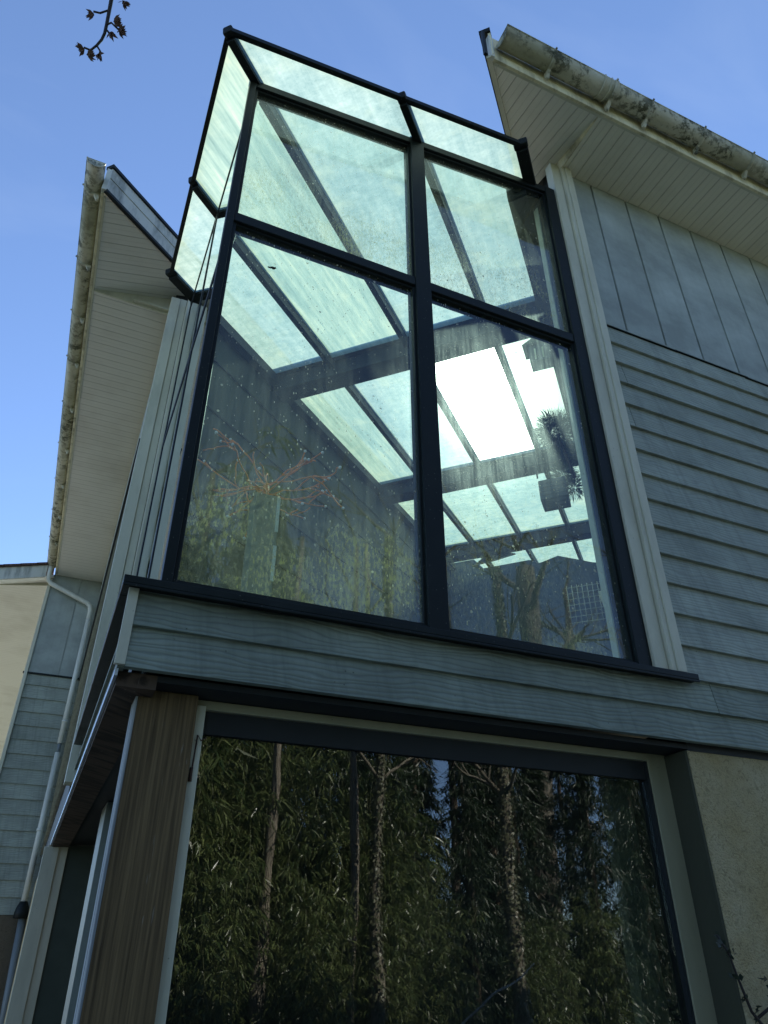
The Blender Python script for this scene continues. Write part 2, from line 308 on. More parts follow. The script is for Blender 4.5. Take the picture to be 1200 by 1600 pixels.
# ------------------------------------------------------------------ mesh helpers
class MB:
    def __init__(s): s.v = []; s.f = []; s.mi = []; s.r = []; s.sm = []
    def add(s, vs, fs, mi=0, rnd=None, smooth=False):
        b = len(s.v); rnd = random.random() if rnd is None else rnd
        s.v += [tuple(x) for x in vs]; s.f += [tuple(b+i for i in f) for f in fs]
        s.mi += ([mi]*len(fs) if isinstance(mi, int) else mi); s.r += [rnd]*len(fs); s.sm += [smooth]*len(fs)
        return s
    def box(s, x0, x1, y0, y1, z0, z1, mi=0, rnd=None):
        v = [(x0,y0,z0),(x1,y0,z0),(x1,y1,z0),(x0,y1,z0),(x0,y0,z1),(x1,y0,z1),(x1,y1,z1),(x0,y1,z1)]
        return s.add(v, [(0,3,2,1),(4,5,6,7),(0,1,5,4),(1,2,6,5),(2,3,7,6),(3,0,4,7)], mi, rnd)
    def prism(s, poly, ext, mi=0, rnd=None, cap2=None):
        """polygon (3-D points) extruded by vector ext; faces: cap, far cap, sides"""
        n = len(poly); e = Vector(ext); P = [Vector(p) for p in poly]
        nrm = Vector((0, 0, 0))
        for i in range(n): nrm += P[i].cross(P[(i+1) % n])
        if nrm.dot(e) > 0: P = P[::-1]
        v = P+[p+e for p in P]
        f = [tuple(range(n)), tuple(range(2*n-1, n-1, -1))]+[(i, n+i, n+(i+1) % n, (i+1) % n) for i in range(n)]
        return s.add(v, f, [mi, mi if cap2 is None else cap2]+[mi if cap2 is None else cap2]*n, rnd)
    def bar(s, p0, p1, w, h, up=(0, 0, 1), mi=0, off=(0, 0)):
        p0 = Vector(p0); p1 = Vector(p1); d = (p1-p0).normalized(); side = d.cross(Vector(up)).normalized(); u = side.cross(d).normalized()
        c = [side*(sx*w/2+off[0])+u*(sz*h/2+off[1]) for sx, sz in ((-1,-1),(1,-1),(1,1),(-1,1))]
        v = [p0+x for x in c]+[p1+x for x in c]
        return s.add(v, [(3,2,1,0),(4,5,6,7),(0,1,5,4),(1,2,6,5),(2,3,7,6),(3,0,4,7)], mi)
    def tube(s, path, rad, n=8, mi=0, caps=True):
        P = [Vector(p) for p in path]; m = len(P); rr = rad if isinstance(rad, (list, tuple)) else [rad]*m
        V = []; ref = Vector((.31, .22, .93))
        for i in range(m):
            d = (P[min(i+1, m-1)]-P[max(i-1, 0)])
            d = d.normalized() if d.length > 1e-9 else Vector((0, 0, 1))
            a_ = d.cross(ref)
            if a_.length < .05: a_ = d.cross(Vector((1, 0, 0)))
            a_.normalize(); b_ = d.cross(a_)
            V += [P[i]+(a_*math.cos(t*2*math.pi/n)+b_*math.sin(t*2*math.pi/n))*rr[i] for t in range(n)]
        F = [(i*n+t, i*n+(t+1) % n, (i+1)*n+(t+1) % n, (i+1)*n+t) for i in range(m-1) for t in range(n)]
        if caps: F += [tuple(range(n))[::-1], tuple((m-1)*n+t for t in range(n))]
        return s.add(V, F, mi, None, True)
    def ball(s, c, r, n=8, mi=0):
        V = []; F = []
        for i in range(n//2+1):
            for j in range(n):
                th = math.pi*i/(n//2); ph = 2*math.pi*j/n
                V.append((c[0]+r*math.sin(th)*math.cos(ph), c[1]+r*math.sin(th)*math.sin(ph), c[2]+r*math.cos(th)))
        for i in range(n//2):
            for j in range(n): F.append((i*n+j, (i+1)*n+j, (i+1)*n+(j+1) % n, i*n+(j+1) % n))
        return s.add(V, F, mi, None, True)
    def build(s, name, mats, parent=None, bevel=0):
        me = bpy.data.meshes.new(name); mats = mats if isinstance(mats, (list, tuple)) else [mats]
        off = Vector((0, 0, 0)) if parent is None else root_loc(parent)
        me.from_pydata([tuple(Vector(v)-off) for v in s.v], [], s.f)
        for m in mats: me.materials.append(m)
        me.polygons.foreach_set('material_index', s.mi); me.polygons.foreach_set('use_smooth', s.sm)
        at = me.attributes.new('rnd', 'FLOAT', 'FACE'); at.data.foreach_set('value', s.r)
        me.update()
        o = bpy.data.objects.new(name, me); COL.objects.link(o)
        if parent is not None: o.parent = parent
        if bevel:
            b = o.modifiers.new('bevel', 'BEVEL'); b.width = bevel; b.segments = 2; b.limit_method = 'ANGLE'; b.angle_limit = R(40)
        return o
def root_loc(o):
    t = Vector((0, 0, 0))
    while o is not None: t += o.location; o = o.parent
    return t
def tag(o, label=None, cat=None, group=None, kind=None):
    if label: o['label'] = label
    if cat: o['category'] = cat
    if group: o['group'] = group
    if kind: o['kind'] = kind
    return o
def thing(name, loc, label, cat, group=None):
    o = bpy.data.objects.new(name, None); COL.objects.link(o); o.location = loc; o.empty_display_size = .1
    return tag(o, label, cat, group)
def leaves_mesh(name, mat, base, dirs, norm, L, W, rnd, parent=None, bend=.15):
    """many lance-shaped leaves as one mesh (numpy)"""
    base = np.asarray(base, float); d = np.asarray(dirs, float); d /= np.linalg.norm(d, axis=1)[:, None]+1e-9
    nn = np.asarray(norm, float); sd_ = np.cross(d, nn); sd_ /= np.linalg.norm(sd_, axis=1)[:, None]+1e-9
    up = np.cross(sd_, d); L = np.asarray(L)[:, None]; W = np.asarray(W)[:, None]
    v0 = base; v1 = base+d*L*.38+sd_*W*.5+up*L*bend*.4; v2 = base+d*L-up*L*bend; v3 = base+d*L*.38-sd_*W*.5+up*L*bend*.4
    V = np.stack([v0, v1, v2, v3], 1).reshape(-1, 3); k = len(base)
    if parent is not None: V = V-np.array(root_loc(parent))
    me = bpy.data.meshes.new(name); me.vertices.add(4*k); me.loops.add(4*k); me.polygons.add(k)
    me.vertices.foreach_set('co', V.ravel()); me.loops.foreach_set('vertex_index', np.arange(4*k, dtype=np.int32))
    me.polygons.foreach_set('loop_start', np.arange(0, 4*k, 4, dtype=np.int32)); me.polygons.foreach_set('loop_total', np.full(k, 4, dtype=np.int32))
    me.materials.append(mat); at = me.attributes.new('rnd', 'FLOAT', 'FACE'); at.data.foreach_set('value', np.asarray(rnd, dtype=np.float32))
    me.update(); me.validate()
    o = bpy.data.objects.new(name, me); COL.objects.link(o)
    if parent is not None: o.parent = parent
    return o
rng = np.random.default_rng(5)

# ------------------------------------------------------------------ ground
g = MB().add([(-300,-300,0),(300,-300,0),(300,300,0),(-300,300,0)], [(0,1,2,3)]).build('ground', M['grass']); tag(g, kind='structure')
g = MB().box(-4, 13, -4.4, .6, .004, .03).build('path', M['gravel']); tag(g, kind='structure')  # unseen pale paving, broad and bright to bounce light onto the house

g = MB().box(-12, -1.0, 3.5, 32, .004, .03).build('bounce_ground', M['bounce_gravel']); tag(g, kind='structure')  # unseen ground sheet added to bounce light up to the left soffits

# ------------------------------------------------------------------ shared builders
Z_BAND, Z_SILL, Z_STEP, Z_SOF = 2.386, 2.66, 4.98, 6.54
PITCH = .25
def lap_boards(mb, x0, x1, z0, n, expo, yf, joints=()):
    """horizontal lap boards on a wall facing -Y; yf = wall face"""
    for k in range(n):
        z = z0+k*expo; top = z+expo+.02; ow = .033+random.uniform(-.0015, .0015)
        cuts = [x0]+[j for kk, j in joints if kk == k]+[x1]
        for a_, b_ in zip(cuts[:-1], cuts[1:]):
            ga = 0 if a_ == x0 else .0022; gb = 0 if b_ == x1 else .0022
            z_ = z+random.uniform(-.001, .001)
            P = [(a_+ga, yf-ow, z_), (a_+ga, yf-.002, z_), (a_+ga, yf-.002, top), (a_+ga, yf-.010, top)]
            mb.prism(P, (b_-gb-a_-ga, 0, 0))
def gutter_mesh(mb, p0, p1, out, r=.058, th=.004):
    """half-round gutter from p0 to p1 (centre line of the rim), out = outward horizontal unit vector"""
    p0 = Vector(p0); p1 = Vector(p1); o = Vector(out); n = 12; seg = 40
    V = []; F = []; rows = seg+1
    for i in range(rows):
        c = p0.lerp(p1, i/seg); c = c+Vector((0, 0, .004*math.sin(i*1.7)))
        for rr in (r, r-th):
            for j in range(n+1):
                t = math.pi*j/n; V.append(c+o*math.cos(t)*rr-Vector((0, 0, 1))*math.sin(t)*rr*1.05)
    k = n+1
    for i in range(seg):
        b = i*2*k; c = b+2*k
        for j in range(n):
            F.append((b+j, b+j+1, c+j+1, c+j)); F.append((b+k+j+1, b+k+j, c+k+j, c+k+j+1))
        F.append((b, c, c+k, b+k)); F.append((b+n, b+k+n, c+k+n, c+n))
    for b in (0, seg*2*k):
        F.append(tuple(b+j for j in range(k)))            # stop ends
    mb.add(V, F, 0, None, True)
    # rolled outer lip
    mb.tube([p0+o*r, p1+o*r], .006, 6)
def gutter_bracket(parent, c, out, along, r=.058, mat='gutter'):
    c = Vector(c); o = Vector(out); al = Vector(along); mb = MB(); n = 12
    V = []; F = []
    for s_ in (-1, 1):
        for rr in (r+.006, r+.001):
            for j in range(n+1):
                t = math.pi*j/n; V.append(c+al*.013*s_+o*math.cos(t)*rr-Vector((0, 0, 1))*math.sin(t)*rr*1.05)
    k = n+1
    for j in range(n):
        F += [(j, j+1, 2*k+j+1, 2*k+j), (j, k+j, k+j+1, j+1), (2*k+j, 2*k+j+1, 3*k+j+1, 3*k+j)]
    mb.add(V, F, 0, None, True)
    mb.bar(c+o*(r+.003)+Vector((0, 0, -.006)), c+o*(r+.003)+Vector((0, 0, .007)), .026, .010, al)
    # foot running back to the fascia
    b0 = c-Vector((0, 0, r*1.05))-o*.02
    P = [b0+al*.012+o*.01, b0+al*.012-o*(r-.03), b0+al*.012-o*(r-.03)-Vector((0, 0, .055)), b0+al*.012-o*(r-.045)-Vector((0, 0, .055))]
    mb.prism(P, -al*.024)
    mb.build('gutter_bracket', M[mat], parent)

# ------------------------------------------------------------------ right house wing
W1 = thing('house_wing', (2.3, 0, 0), 'right house wing with blue grey siding above ochre render and mossy gutter', 'house')
XR = 11.0
mb = MB(); lap_boards(mb, -.092, XR, Z_BAND, 2, .1445, -.018, ((1, 2.49), (0, 5.2)))
for k in range(2):
    x = .05+k*.17
    while x < 6:
        z = Z_BAND+k*.1445+.118+random.uniform(-.004, .004)
        mb.tube([(x, -.0345-.004*k, z), (x, -.030, z)], .0032, 6); x += .60+random.uniform(-.03, .03)
mb.build('band_board', M['siding_band'], W1)
mb = MB(); lap_boards(mb, 2.285, XR, Z_BAND+.289, 14, .1648, -.018, ((2, 3.9), (4, 5.1), (9, 2.395), (11, 2.41), (6, 6.2), (10, 4.4)))
mb.build('lap_siding', M['siding'], W1)
mb = MB()
x = 2.285
for i, xe in enumerate([2.555]+[2.555+.325*(k+1) for k in range(27)]):
    xe = min(xe, XR)
    mb.box(x, xe-.017, -.024, -.002, Z_STEP+.012, Z_SOF+.2); x = xe
    if x >= XR: break
mb.build('vertical_siding', M['siding_v'], W1, .002)
MB().box(2.30, XR, -.0015, -.0005, Z_STEP+.012, Z_SOF+.2).build('backing', M['black'], W1)
mb = MB()
x = 2.34
while x < XR:
    e = min(x+.62+random.uniform(-.05, .05), XR); zz = Z_STEP-.006+random.uniform(-.004, .004)
    P = [(x, -.045, zz-.012), (x, -.001, zz-.012), (x, -.001, zz+.012), (x, -.022, zz+.012), (x, -.042, zz-.002)]
    mb.prism(P, (e-x+.02, 0, 0)); x = e
mb.build('drip_flashing', M['metal'], W1)
MB().box(2.296, XR, 0, .2, Z_BAND-.03, 6.75).build('upper_wall', M['black'], W1)
# rendered ground floor, with a rounded corner towards the window recess
mb = MB(); P = [(2.296, 0, 0), (XR, 0, 0), (XR, .2, 0), (2.2935, .2, 0), (2.2935, .006, 0), (2.2943, .002, 0)]
mb.prism(P, (0, 0, Z_BAND-.028)); mb.build('rendered_wall', M['stucco'], W1)
# cream corner boards beside the glazing
mb = MB(); mb.box(2.167, 2.243, -.045, .02, Z_SILL+.030, 6.56); mb.build('corner_board', M['cream'], W1, .003)
mb = MB(); mb.box(2.248, 2.278, -.062, .0, Z_SILL+.030, Z_SOF-.005); mb.box(2.2785, 2.330, -.070, -.034, Z_SILL+.034, Z_SOF-.005); mb.build('corner_board', M['cream'], W1, .003)
# soffit: level part and the sloping triangle up to the diagonal verge
MB().prism([(2.27, -.485, Z_SOF), (XR, -.485, Z_SOF), (XR, 0, Z_SOF), (2.27, 0, Z_SOF)], (0, 0, .012)).build('soffit', M['soffit_x'], W1)
def zr(x, y): return Z_SOF+PITCH*(y+.485)
tri = [(1.405, -.485), (2.262, -.485), (2.262, .36)]
MB().prism([(x, y, zr(x, y)-.003) for x, y in tri], (0, 0, .012)).build('sloping_soffit', M['soffit_x'], W1)
MB().prism([(2.262, -.48, Z_SOF), (2.262, .1, Z_SOF), (2.262, .1, zr(0, .1)), (2.262, -.47, zr(0, -.47))], (.008, 0, 0)).build('soffit_trim', M['cream_dirty'], W1)
mb = MB(); mb.box(1.40, XR, -.508, -.486, Z_SOF-.012, 6.80); mb.build('fascia', M['cream_dirty'], W1, .003)
mb = MB(); mb.box(1.42, XR, -.4855, -.470, Z_SOF-.010, Z_SOF-.001); mb.build('soffit_edge_trim', M['cream'], W1)
# verge board running up the diagonal
vd = Vector((1, 1, PITCH)).normalized()
v0 = Vector((1.375, -.515, Z_SOF+.0)); L_ = 9
mb = MB(); mb.prism([v0, v0+vd*L_, v0+vd*L_+Vector((0, 0, .27)), v0+Vector((0, 0, .27))], (.018*.7, -.018*.7, 0)); mb.build('verge_board', M['cream_dirty'], W1)
mb = MB(); mb.bar(v0+Vector((-.025, .0, .285)), v0+vd*L_+Vector((-.025, 0, .285)), .075, .03); mb.bar(v0+Vector((-.035, .01, .27)), v0+Vector((-.035, .01, -.01))+Vector((0,0,0)), .02, .02, (1, 0, 0)); mb.build('verge_cap', M['metal'], W1)
mb = MB(); mb.bar(v0+Vector((-.012, .012, -.012)), v0+vd*L_+Vector((-.012, .012, -.012)), .03, .02); mb.build('verge_trim', M['cream'], W1)
mb = MB(); mb.box(1.372, 1.402, -.522, -.490, Z_SOF-.02, Z_SOF+.24); mb.build('end_cap', M['pipe'], W1, .003)
# roof slab with courses of tile edges
def tile_roof(mb, p0, du, dv, nu, nv, lu, lv, skip=lambda u, v: False):
    """p0 corner at the eave, du along the eave, dv up the slope (unit vectors)"""
    p0 = Vector(p0); du = Vector(du); dv = Vector(dv).normalized(); nn = du.cross(dv).normalized()
    if nn.z < 0: nn = -nn
    for j in range(nv):
        for i in range(nu):
            if skip((i+.5)*lu, (j+.5)*lv): continue
            a_ = p0+du*(i*lu+.003)+dv*(j*lv)+nn*(.02+random.uniform(0, .006)); b_ = a_+du*(lu-.006)
            mb.prism([a_, b_, b_+dv*(lv*1.12)-nn*.02, a_+dv*(lv*1.12)-nn*.02], -nn*.018)
mb = MB(); tile_roof(mb, (1.30, -.60, 6.80), (1, 0, 0), (0, 1, PITCH), 32, 18, .30, .36, lambda u, v: v*.97 > u-.75)
mb.build('roof', M['tile'], W1)
mb = MB(); mb.prism([(1.43, -.50, 6.79), (XR, -.50, 6.79), (XR, 5.9, 6.79+PITCH*6.4), (7.83, 5.9, 6.79+PITCH*6.4)], (0, 0, .02)); mb.build('roof_deck', M['black'], W1)
# gutter
GY, GZ = -.585, 6.685
mb = MB(); gutter_mesh(mb, (1.425, GY, GZ), (XR, GY, GZ-.01), (0, -1, 0), .072); gt1 = mb.build('gutter', M['gutter'], W1)
for bx in (1.80, 2.62, 3.10, 3.58, 4.2, 5.0, 5.8, 6.6): gutter_bracket(gt1, (bx, GY, GZ), (0, -1, 0), (1, 0, 0), .072)
mb = MB()
for dx in (-.055, 0, .055): mb.tube([(2.26+dx, GY+.0785*math.cos(t), GZ-.0805*math.sin(t)) for t in [math.pi*j/14 for j in range(15)]], .007, 6)
mb.tube([(2.20, GY, GZ-.0), (2.20, GY, GZ)], .001, 4)
V = []; F = []; n = 14
for xx in (2.20, 2.32):
    for j in range(n+1): t = math.pi*j/n; V.append((xx, GY+.0765*math.cos(t), GZ-.0785*math.sin(t)))
for j in range(n): F.append((j, j+1, n+2+j, n+1+j))
mb.add(V, F, 0, None, True); mb.build('gutter_union', M['gutter'], gt1)
gutter_bracket(gt1, (2.30, GY, GZ), (0, -1, 0), (1, 0, 0), .078)

# ------------------------------------------------------------------ left house wing
W2 = thing('house_wing', (-.1, 2.4, 0), 'house wing receding left of the glass corner, broad cream soffit under a lichen covered gutter', 'house')
XL = -.135; YE = 8.55
def lap_side(mb, y0, y1, z0, n, expo, xf):
    for k in range(n):
        z = z0+k*expo
        P = [(xf-.028, y0, z), (xf-.002, y0, z), (xf-.002, y0, z+expo+.02), (xf-.010, y0, z+expo+.02)]
        mb.prism(P, (0, y1-y0, 0), 0)
mb = MB(); lap_side(mb, 2.47, YE, 2.386+.289, 14, .1648, XL+.018); mb.build('lap_siding', M['siding'], W2)
mb = MB(); y = 2.47
while y < YE: mb.box(XL-.003, XL+.018, y, min(y+.318, YE), Z_STEP, Z_SOF); y += .325
mb.build('vertical_siding', M['siding_v'], W2)
mb = MB(); mb.box(XL-.026, XL+.02, 2.36, YE, Z_STEP-.02, Z_STEP-.002); mb.build('drip_flashing', M['metal'], W2)
mb = MB(); mb.box(XL-.018, XL+.06, 2.345, 2.47, Z_SILL-.2, Z_SOF); mb.build('corner_board', M['cream'], W2, .003)
mb = MB(); mb.box(XL+.062, XL+.115, 2.36, 2.47, Z_SILL-.2, Z_SOF+.02); mb.build('corner_board', M['cream'], W2, .003)
mb = MB(); mb.box(-.018, .04, 2.20, 2.36, Z_SILL-.2, 6.5); mb.build('corner_board', M['cream'], W2, .003)
mb = MB(); mb.box(XL+.02, .1, 2.475, YE, 2.38, 6.75); mb.box(XL+.022, .1, 4.52, YE-.002, 0, 2.379); mb.build('wall', M['black'], W2)
MB().box(XL+.010, .02, 4.51, YE-.01, 0, 2.36).build('rendered_wall', M['stucco'], W2)
MB().prism([(-.80, 2.545, Z_SOF), (.0, 2.545, Z_SOF), (.0, YE+.3, Z_SOF), (-.80, YE+.3, Z_SOF)], (0, 0, .012)).build('soffit', M['soffit_y'], W2)
def zl(x, y): return Z_SOF+PITCH*(x+.80)
tri = [(-.80, 1.545), (.2, 2.537), (-.80, 2.537)]
MB().prism([(x, y, zl(x, y)-.003) for x, y in tri], (0, 0, .012)).build('sloping_soffit', M['soffit_y'], W2)
MB().prism([(-.79, 2.537, Z_SOF-.02), (.05, 2.537, Z_SOF-.05), (.05, 2.537, zl(.05, 0)), (-.79, 2.537, zl(-.79, 0))], (0, .008, 0)).build('soffit_trim', M['cream'], W2)
mb = MB(); mb.box(-.45, .02, 2.50, 2.535, Z_SOF-.02, Z_SOF+.0); mb.build('soffit_trim', M['cream'], W2)
mb = MB(); mb.box(-.824, -.802, 1.53, YE+.2, Z_SOF-.012, 6.80); mb.build('fascia', M['cream_dirty'], W2, .003)
mb = MB(); mb.box(-.801, -.785, 1.56, YE, Z_SOF-.010, Z_SOF-.001); mb.build('soffit_edge_trim', M['cream'], W2)
u0 = Vector((-.795, 1.505, Z_SOF+.01)); L_ = 9
mb = MB(); mb.prism([u0, u0+vd*L_, u0+vd*L_+Vector((0, 0, .22)), u0+Vector((0, 0, .22))], (-.013, .013, 0)); mb.build('verge_board', M['grey_board'], W2)
mb = MB(); mb.prism([u0+Vector((.004, -.004, .15)), u0+vd*L_+Vector((.004, -.004, .15)), u0+vd*L_+Vector((.004, -.004, .26)), u0+Vector((.004, -.004, .26))], (-.016, .016, 0)); mb.build('verge_board', M['grey_board'], W2)
mb = MB(); mb.bar(u0+Vector((-.02, 0, .275)), u0+vd*L_+Vector((-.02, 0, .275)), .07, .03); mb.bar(u0+Vector((.0, -.0, -.012)), u0+vd*L_+Vector((0, 0, -.012)), .03, .026); mb.build('verge_cap', M['metal'], W2)
mb = MB(); mb.box(-.826, -.790, 1.497, 1.53, Z_SOF-.0, Z_SOF+.25); mb.build('end_cap', M['pipe'], W2, .003)
mb = MB(); tile_roof(mb, (-.92, 1.30, 6.80), (0, 1, 0), (1, 0, PITCH), 24, 16, .30, .36, lambda u, v: v*.97 > u-.75)
mb.build('roof', M['tile'], W2)
mb = MB(); mb.prism([(-.80, 1.62, 6.79), (-.80, YE, 6.79), (5.5, YE, 6.79+PITCH*6.3), (5.5, 7.92, 6.79+PITCH*6.3)], (0, 0, .02)); mb.build('roof_deck', M['black'], W2)
GX = -.895
mb = MB(); gutter_mesh(mb, (GX, 1.37, GZ-.02), (GX, YE-.05, GZ-.03), (-1, 0, 0), .066); gt2 = mb.build('gutter', M['gutter'], W2)
for by in (1.62, 2.35, 3.0, 3.65, 4.4, 5.2, 6.0, 6.8, 7.6): gutter_bracket(gt2, (GX, by, GZ-.02), (-1, 0, 0), (0, 1, 0), .066)
# downspout
dp = thing('downspout', (-.2, 8.45, 0), 'white plastic rainwater pipe bending from the left gutter down the far blue siding', 'drainpipe')
YD = 8.46
path = [(-.895, YD-.05, 6.62), (-.895, YD-.03, 6.45), (-.885, YD-.01, 6.38), (-.84, YD, 6.335), (-.60, YD, 6.24), (-.29, YD, 6.12), (-.235, YD, 6.08), (-.215, YD, 6.00), (-.212, YD, 5.8)]
MB().tube(path, .034, 12).build('elbow', M['pipe'], dp)
MB().tube([(-.212, YD, 5.86), (-.212, YD, 4.05)], .036, 12).build('pipe', M['pipe'], dp)
MB().tube([(-.212, YD, 3.93), (-.205, YD, 2.12)], .036, 12).build('pipe', M['pipe'], dp)
MB().tube([(-.212, YD, 4.06), (-.211, YD, 3.92)], .024, 12).build('pipe_joint', M['pipe_grey'], dp)
for z in (4.33, 2.95): MB().tube([(-.212, YD, z), (-.212, YD, z+.03)], .041, 12).build('clip', M['pipe'], dp)
mb = MB(); mb.tube([(-.205, YD, 2.16), (-.205, YD, 2.10), (-.205, YD, 2.04), (-.205, YD, 1.98)], [.045, .07, .082, .085], 12); mb.build('hopper', M['metal'], dp)
MB().tube([(-.18, YD+.02, 2.0), (-.10, YD+.02, .1)], .045, 12).build('pipe', M['pipe_grey'], dp)

# ------------------------------------------------------------------ far wing
W3 = thing('house_wing', (-.5, 8.6, 0), 'farthest house wing at the left edge, narrow blue siding strip beside its cream soffit', 'house')
mb = MB(); lap_boards(mb, -.84, .1, 2.02, 16, .1875, 8.6); mb.build('lap_siding', M['siding'], W3)
mb = MB()
for a_, b_ in ((-.84, -.44), (-.433, .1)): mb.box(a_, b_, 8.575, 8.598, 4.985+.02, 6.535)
mb.box(-.45, -.42, 8.592, 8.599, 4.985+.02, 6.5); mb.build('vertical_siding', M['siding_v'], W3)
mb = MB(); mb.box(-.90, .1, 8.555, 8.60, 4.985, 5.005); mb.build('drip_flashing', M['metal'], W3)
mb = MB(); mb.box(-.885, -.842, 8.55, 8.62, 2.02, 6.53); mb.build('corner_board', M['cream'], W3, .003)
MB().box(-.80, 6, 8.602, 9.0, 0, 6.5).build('wall', M['black'], W3)
MB().box(-.86, .1, 8.56, 8.60, 0, 2.015).build('rendered_wall', M['stucco_dk'], W3)
MB().prism([(-2.6, 8.9, Z_SOF+.03), (-.80, 8.9, Z_SOF+.03), (-.80, 34, Z_SOF+.03), (-2.6, 34, Z_SOF+.03)], (0, 0, .012)).build('soffit', M['soffit_far'], W3)
MB().prism([(-1.76, 8.42, 6.20), (-.83, 8.42, 6.44), (-.80, 8.9, Z_SOF+.02), (-1.76, 8.9, 6.33)], (0, 0, .012)).build('sloping_soffit', M['soffit_far'], W3)
MB().prism([(-1.76, 8.895, 6.33), (-.80, 8.895, 6.50), (-.80, 8.895, Z_SOF+.03), (-1.76, 8.895, Z_SOF+.03)], (0, .01, 0)).build('soffit_trim', M['cream'], W3)
MB().prism([(-1.86, 8.40, 6.145), (-.935, 8.40, 6.40), (-.935, 8.40, 6.60), (-1.86, 8.40, 6.345)], (0, .02, 0)).build('verge_board', M['grey_board'], W3)
mb = MB()
for k in range(5):
    x0 = -1.95+k*.215; z0 = 6.345+(x0+1.86)*.275
    mb.prism([(x0, 8.36, z0+.002), (x0+.235, 8.36, z0+.062), (x0+.235, 8.36, z0+.092), (x0, 8.36, z0+.032)], (0, .45, 0))
mb.build('roof', M['tile'], W3)
MB().prism([(-2.60, 8.92, 6.40), (-2.62, 8.92, 6.40), (-2.62, 8.92, 6.80), (-2.60, 8.92, 6.80)], (0, 24, 0)).build('fascia', M['cream_dirty'], W3)

# ------------------------------------------------------------------ glazed corner
S3 = math.sqrt(.5); TR = math.tan(R(9))*S3
def zg(x, y): return 6.01+TR*(x+y)            # under side of the roof glass
def uv(u, v, dz=0): x = (u+v)*S3; y = (u-v)*S3; return Vector((x, y, zg(x, y)+dz))
GC = thing('glazed_extension', (0, 0, Z_SILL), 'tall glass corner with dark metal frame and sloping grimy glass roof', 'conservatory')
ZB, ZT0, ZT1 = 2.735, 4.722, 4.786          # glass bottom, transom
def rail_z(x): return 5.985+TR*x
mb = MB(); mb.box(-.150, 2.376, -.085, .03, Z_SILL, Z_SILL+.028); mb.box(-.150, -.02, .03, 2.3, Z_SILL, Z_SILL+.028)
mb.prism([(-.150, -.086, Z_SILL-.012), (-.150, -.080, Z_SILL-.012), (-.150, -.080, Z_SILL), (-.150, -.086, Z_SILL)], (2.526, 0, 0)); mb.build('sill', M['metal'], GC, .003)
# corner post, mullion, jambs
mb = MB(); mb.box(-.026, .012, -.032, .03, Z_SILL+.028, rail_z(0)+.03); mb.box(.012, .03, -.012, .045, Z_SILL+.028, rail_z(0)+.02); mb.build('corner_post', M['metal'], GC, .003)
def mullion(x0, x1, name='mullion'):
    mb = MB(); mb.box(x0, x1, -.030, .05, Z_SILL+.028, rail_z(x0)+.03); mb.box(x0-.012, x1+.012, -.008, .055, Z_SILL+.030, rail_z(x0)+.01); mb.build(name, M['metal'], GC, .003)
mullion(1.024, 1.118); mullion(2.084, 2.166, 'jamb')
mb = MB(); mb.box(2.060, 2.068, .06, .10, ZB, 6.1); mb.build('inner_frame', M['cream'], GC)
mb = MB(); mb.box(-.002, .05, 2.04, 2.10, Z_SILL+.028, 6.2); mb.build('jamb', M['metal'], GC, .003)
mb = MB(); mb.box(-.002, .05, .99, 1.04, Z_SILL+.028, 6.1); mb.build('mullion', M['metal'], GC, .003)
for a_, b_ in ((.0125, 1.0235), (1.1185, 2.0835)):
    mb = MB(); mb.box(a_, b_, -.024, .045, ZT0, ZT1); mb.box(a_+.012, b_-.012, -.006, .05, ZT0-.014, ZT1+.012); mb.build('transom', M['metal'], GC, .003)
    mb = MB(); mb.box(a_, b_, -.026, .045, Z_SILL+.029, ZB-.014); mb.box(a_+.012, b_-.012, -.010, .05, ZB-.016, ZB); mb.build('bottom_rail', M['metal'], GC, .003)
    mb = MB(); mb.prism([(a_, -.028, rail_z(a_)-.035), (b_, -.028, rail_z(b_)-.035), (b_, -.028, rail_z(b_)+.022), (a_, -.028, rail_z(a_)+.022)], (0, .07, 0))
    mb.prism([(a_, -.010, rail_z(a_)-.052), (b_, -.010, rail_z(b_)-.052), (b_, -.010, rail_z(b_)-.034), (a_, -.010, rail_z(a_)-.034)], (0, .055, 0)); mb.build('top_rail', M['metal'], GC, .002)
for a_, b_ in ((.0505, .9895), (1.0405, 2.0395)):
    mb = MB(); mb.box(-.0015, .045, a_, b_, ZT0, ZT1); mb.build('transom', M['metal_in'], GC, .003)
    mb = MB(); mb.box(-.0015, .045, a_, b_, Z_SILL+.029, ZB); mb.build('bottom_rail', M['metal_in'], GC, .003)
    mb = MB(); mb.prism([(-.0015, a_, rail_z(a_)-.035), (-.0015, b_, rail_z(b_)-.035), (-.0015, b_, rail_z(b_)+.022), (-.0015, a_, rail_z(a_)+.022)], (.045, 0, 0)); mb.build('top_rail', M['metal_in'], GC, .002)
def wall_pane(poly, ext, mat='pane'):
    P = [Vector(p) for p in poly]; c = sum(P, Vector())/len(P); zmin = min(p.z for p in P)
    mb = MB(); mb.prism(P, ext, 0, None, 1)
    o = mb.build('glass_pane', [M[mat], M['clear']], GC)
    # local origin at the bottom edge so the grime gathers low on each pane
    sh = Vector((0, 0, zmin))-Vector((0, 0, GC.location.z)); o.location = sh
    for v in o.data.vertices: v.co -= sh
    return o
for a_, b_ in ((.025, 1.012), (1.13, 2.074)):
    wall_pane([(a_, .008, ZB-.008), (b_, .008, ZB-.008), (b_, .008, ZT0-.006), (a_, .008, ZT0-.006)], (0, .006, 0), 'pane' if a_ < 1 else 'pane_clean')
    wall_pane([(a_, .008, ZT1+.004), (b_, .008, ZT1+.004), (b_, .008, rail_z(b_)-.044), (a_, .008, rail_z(a_)-.044)], (0, .006, 0))
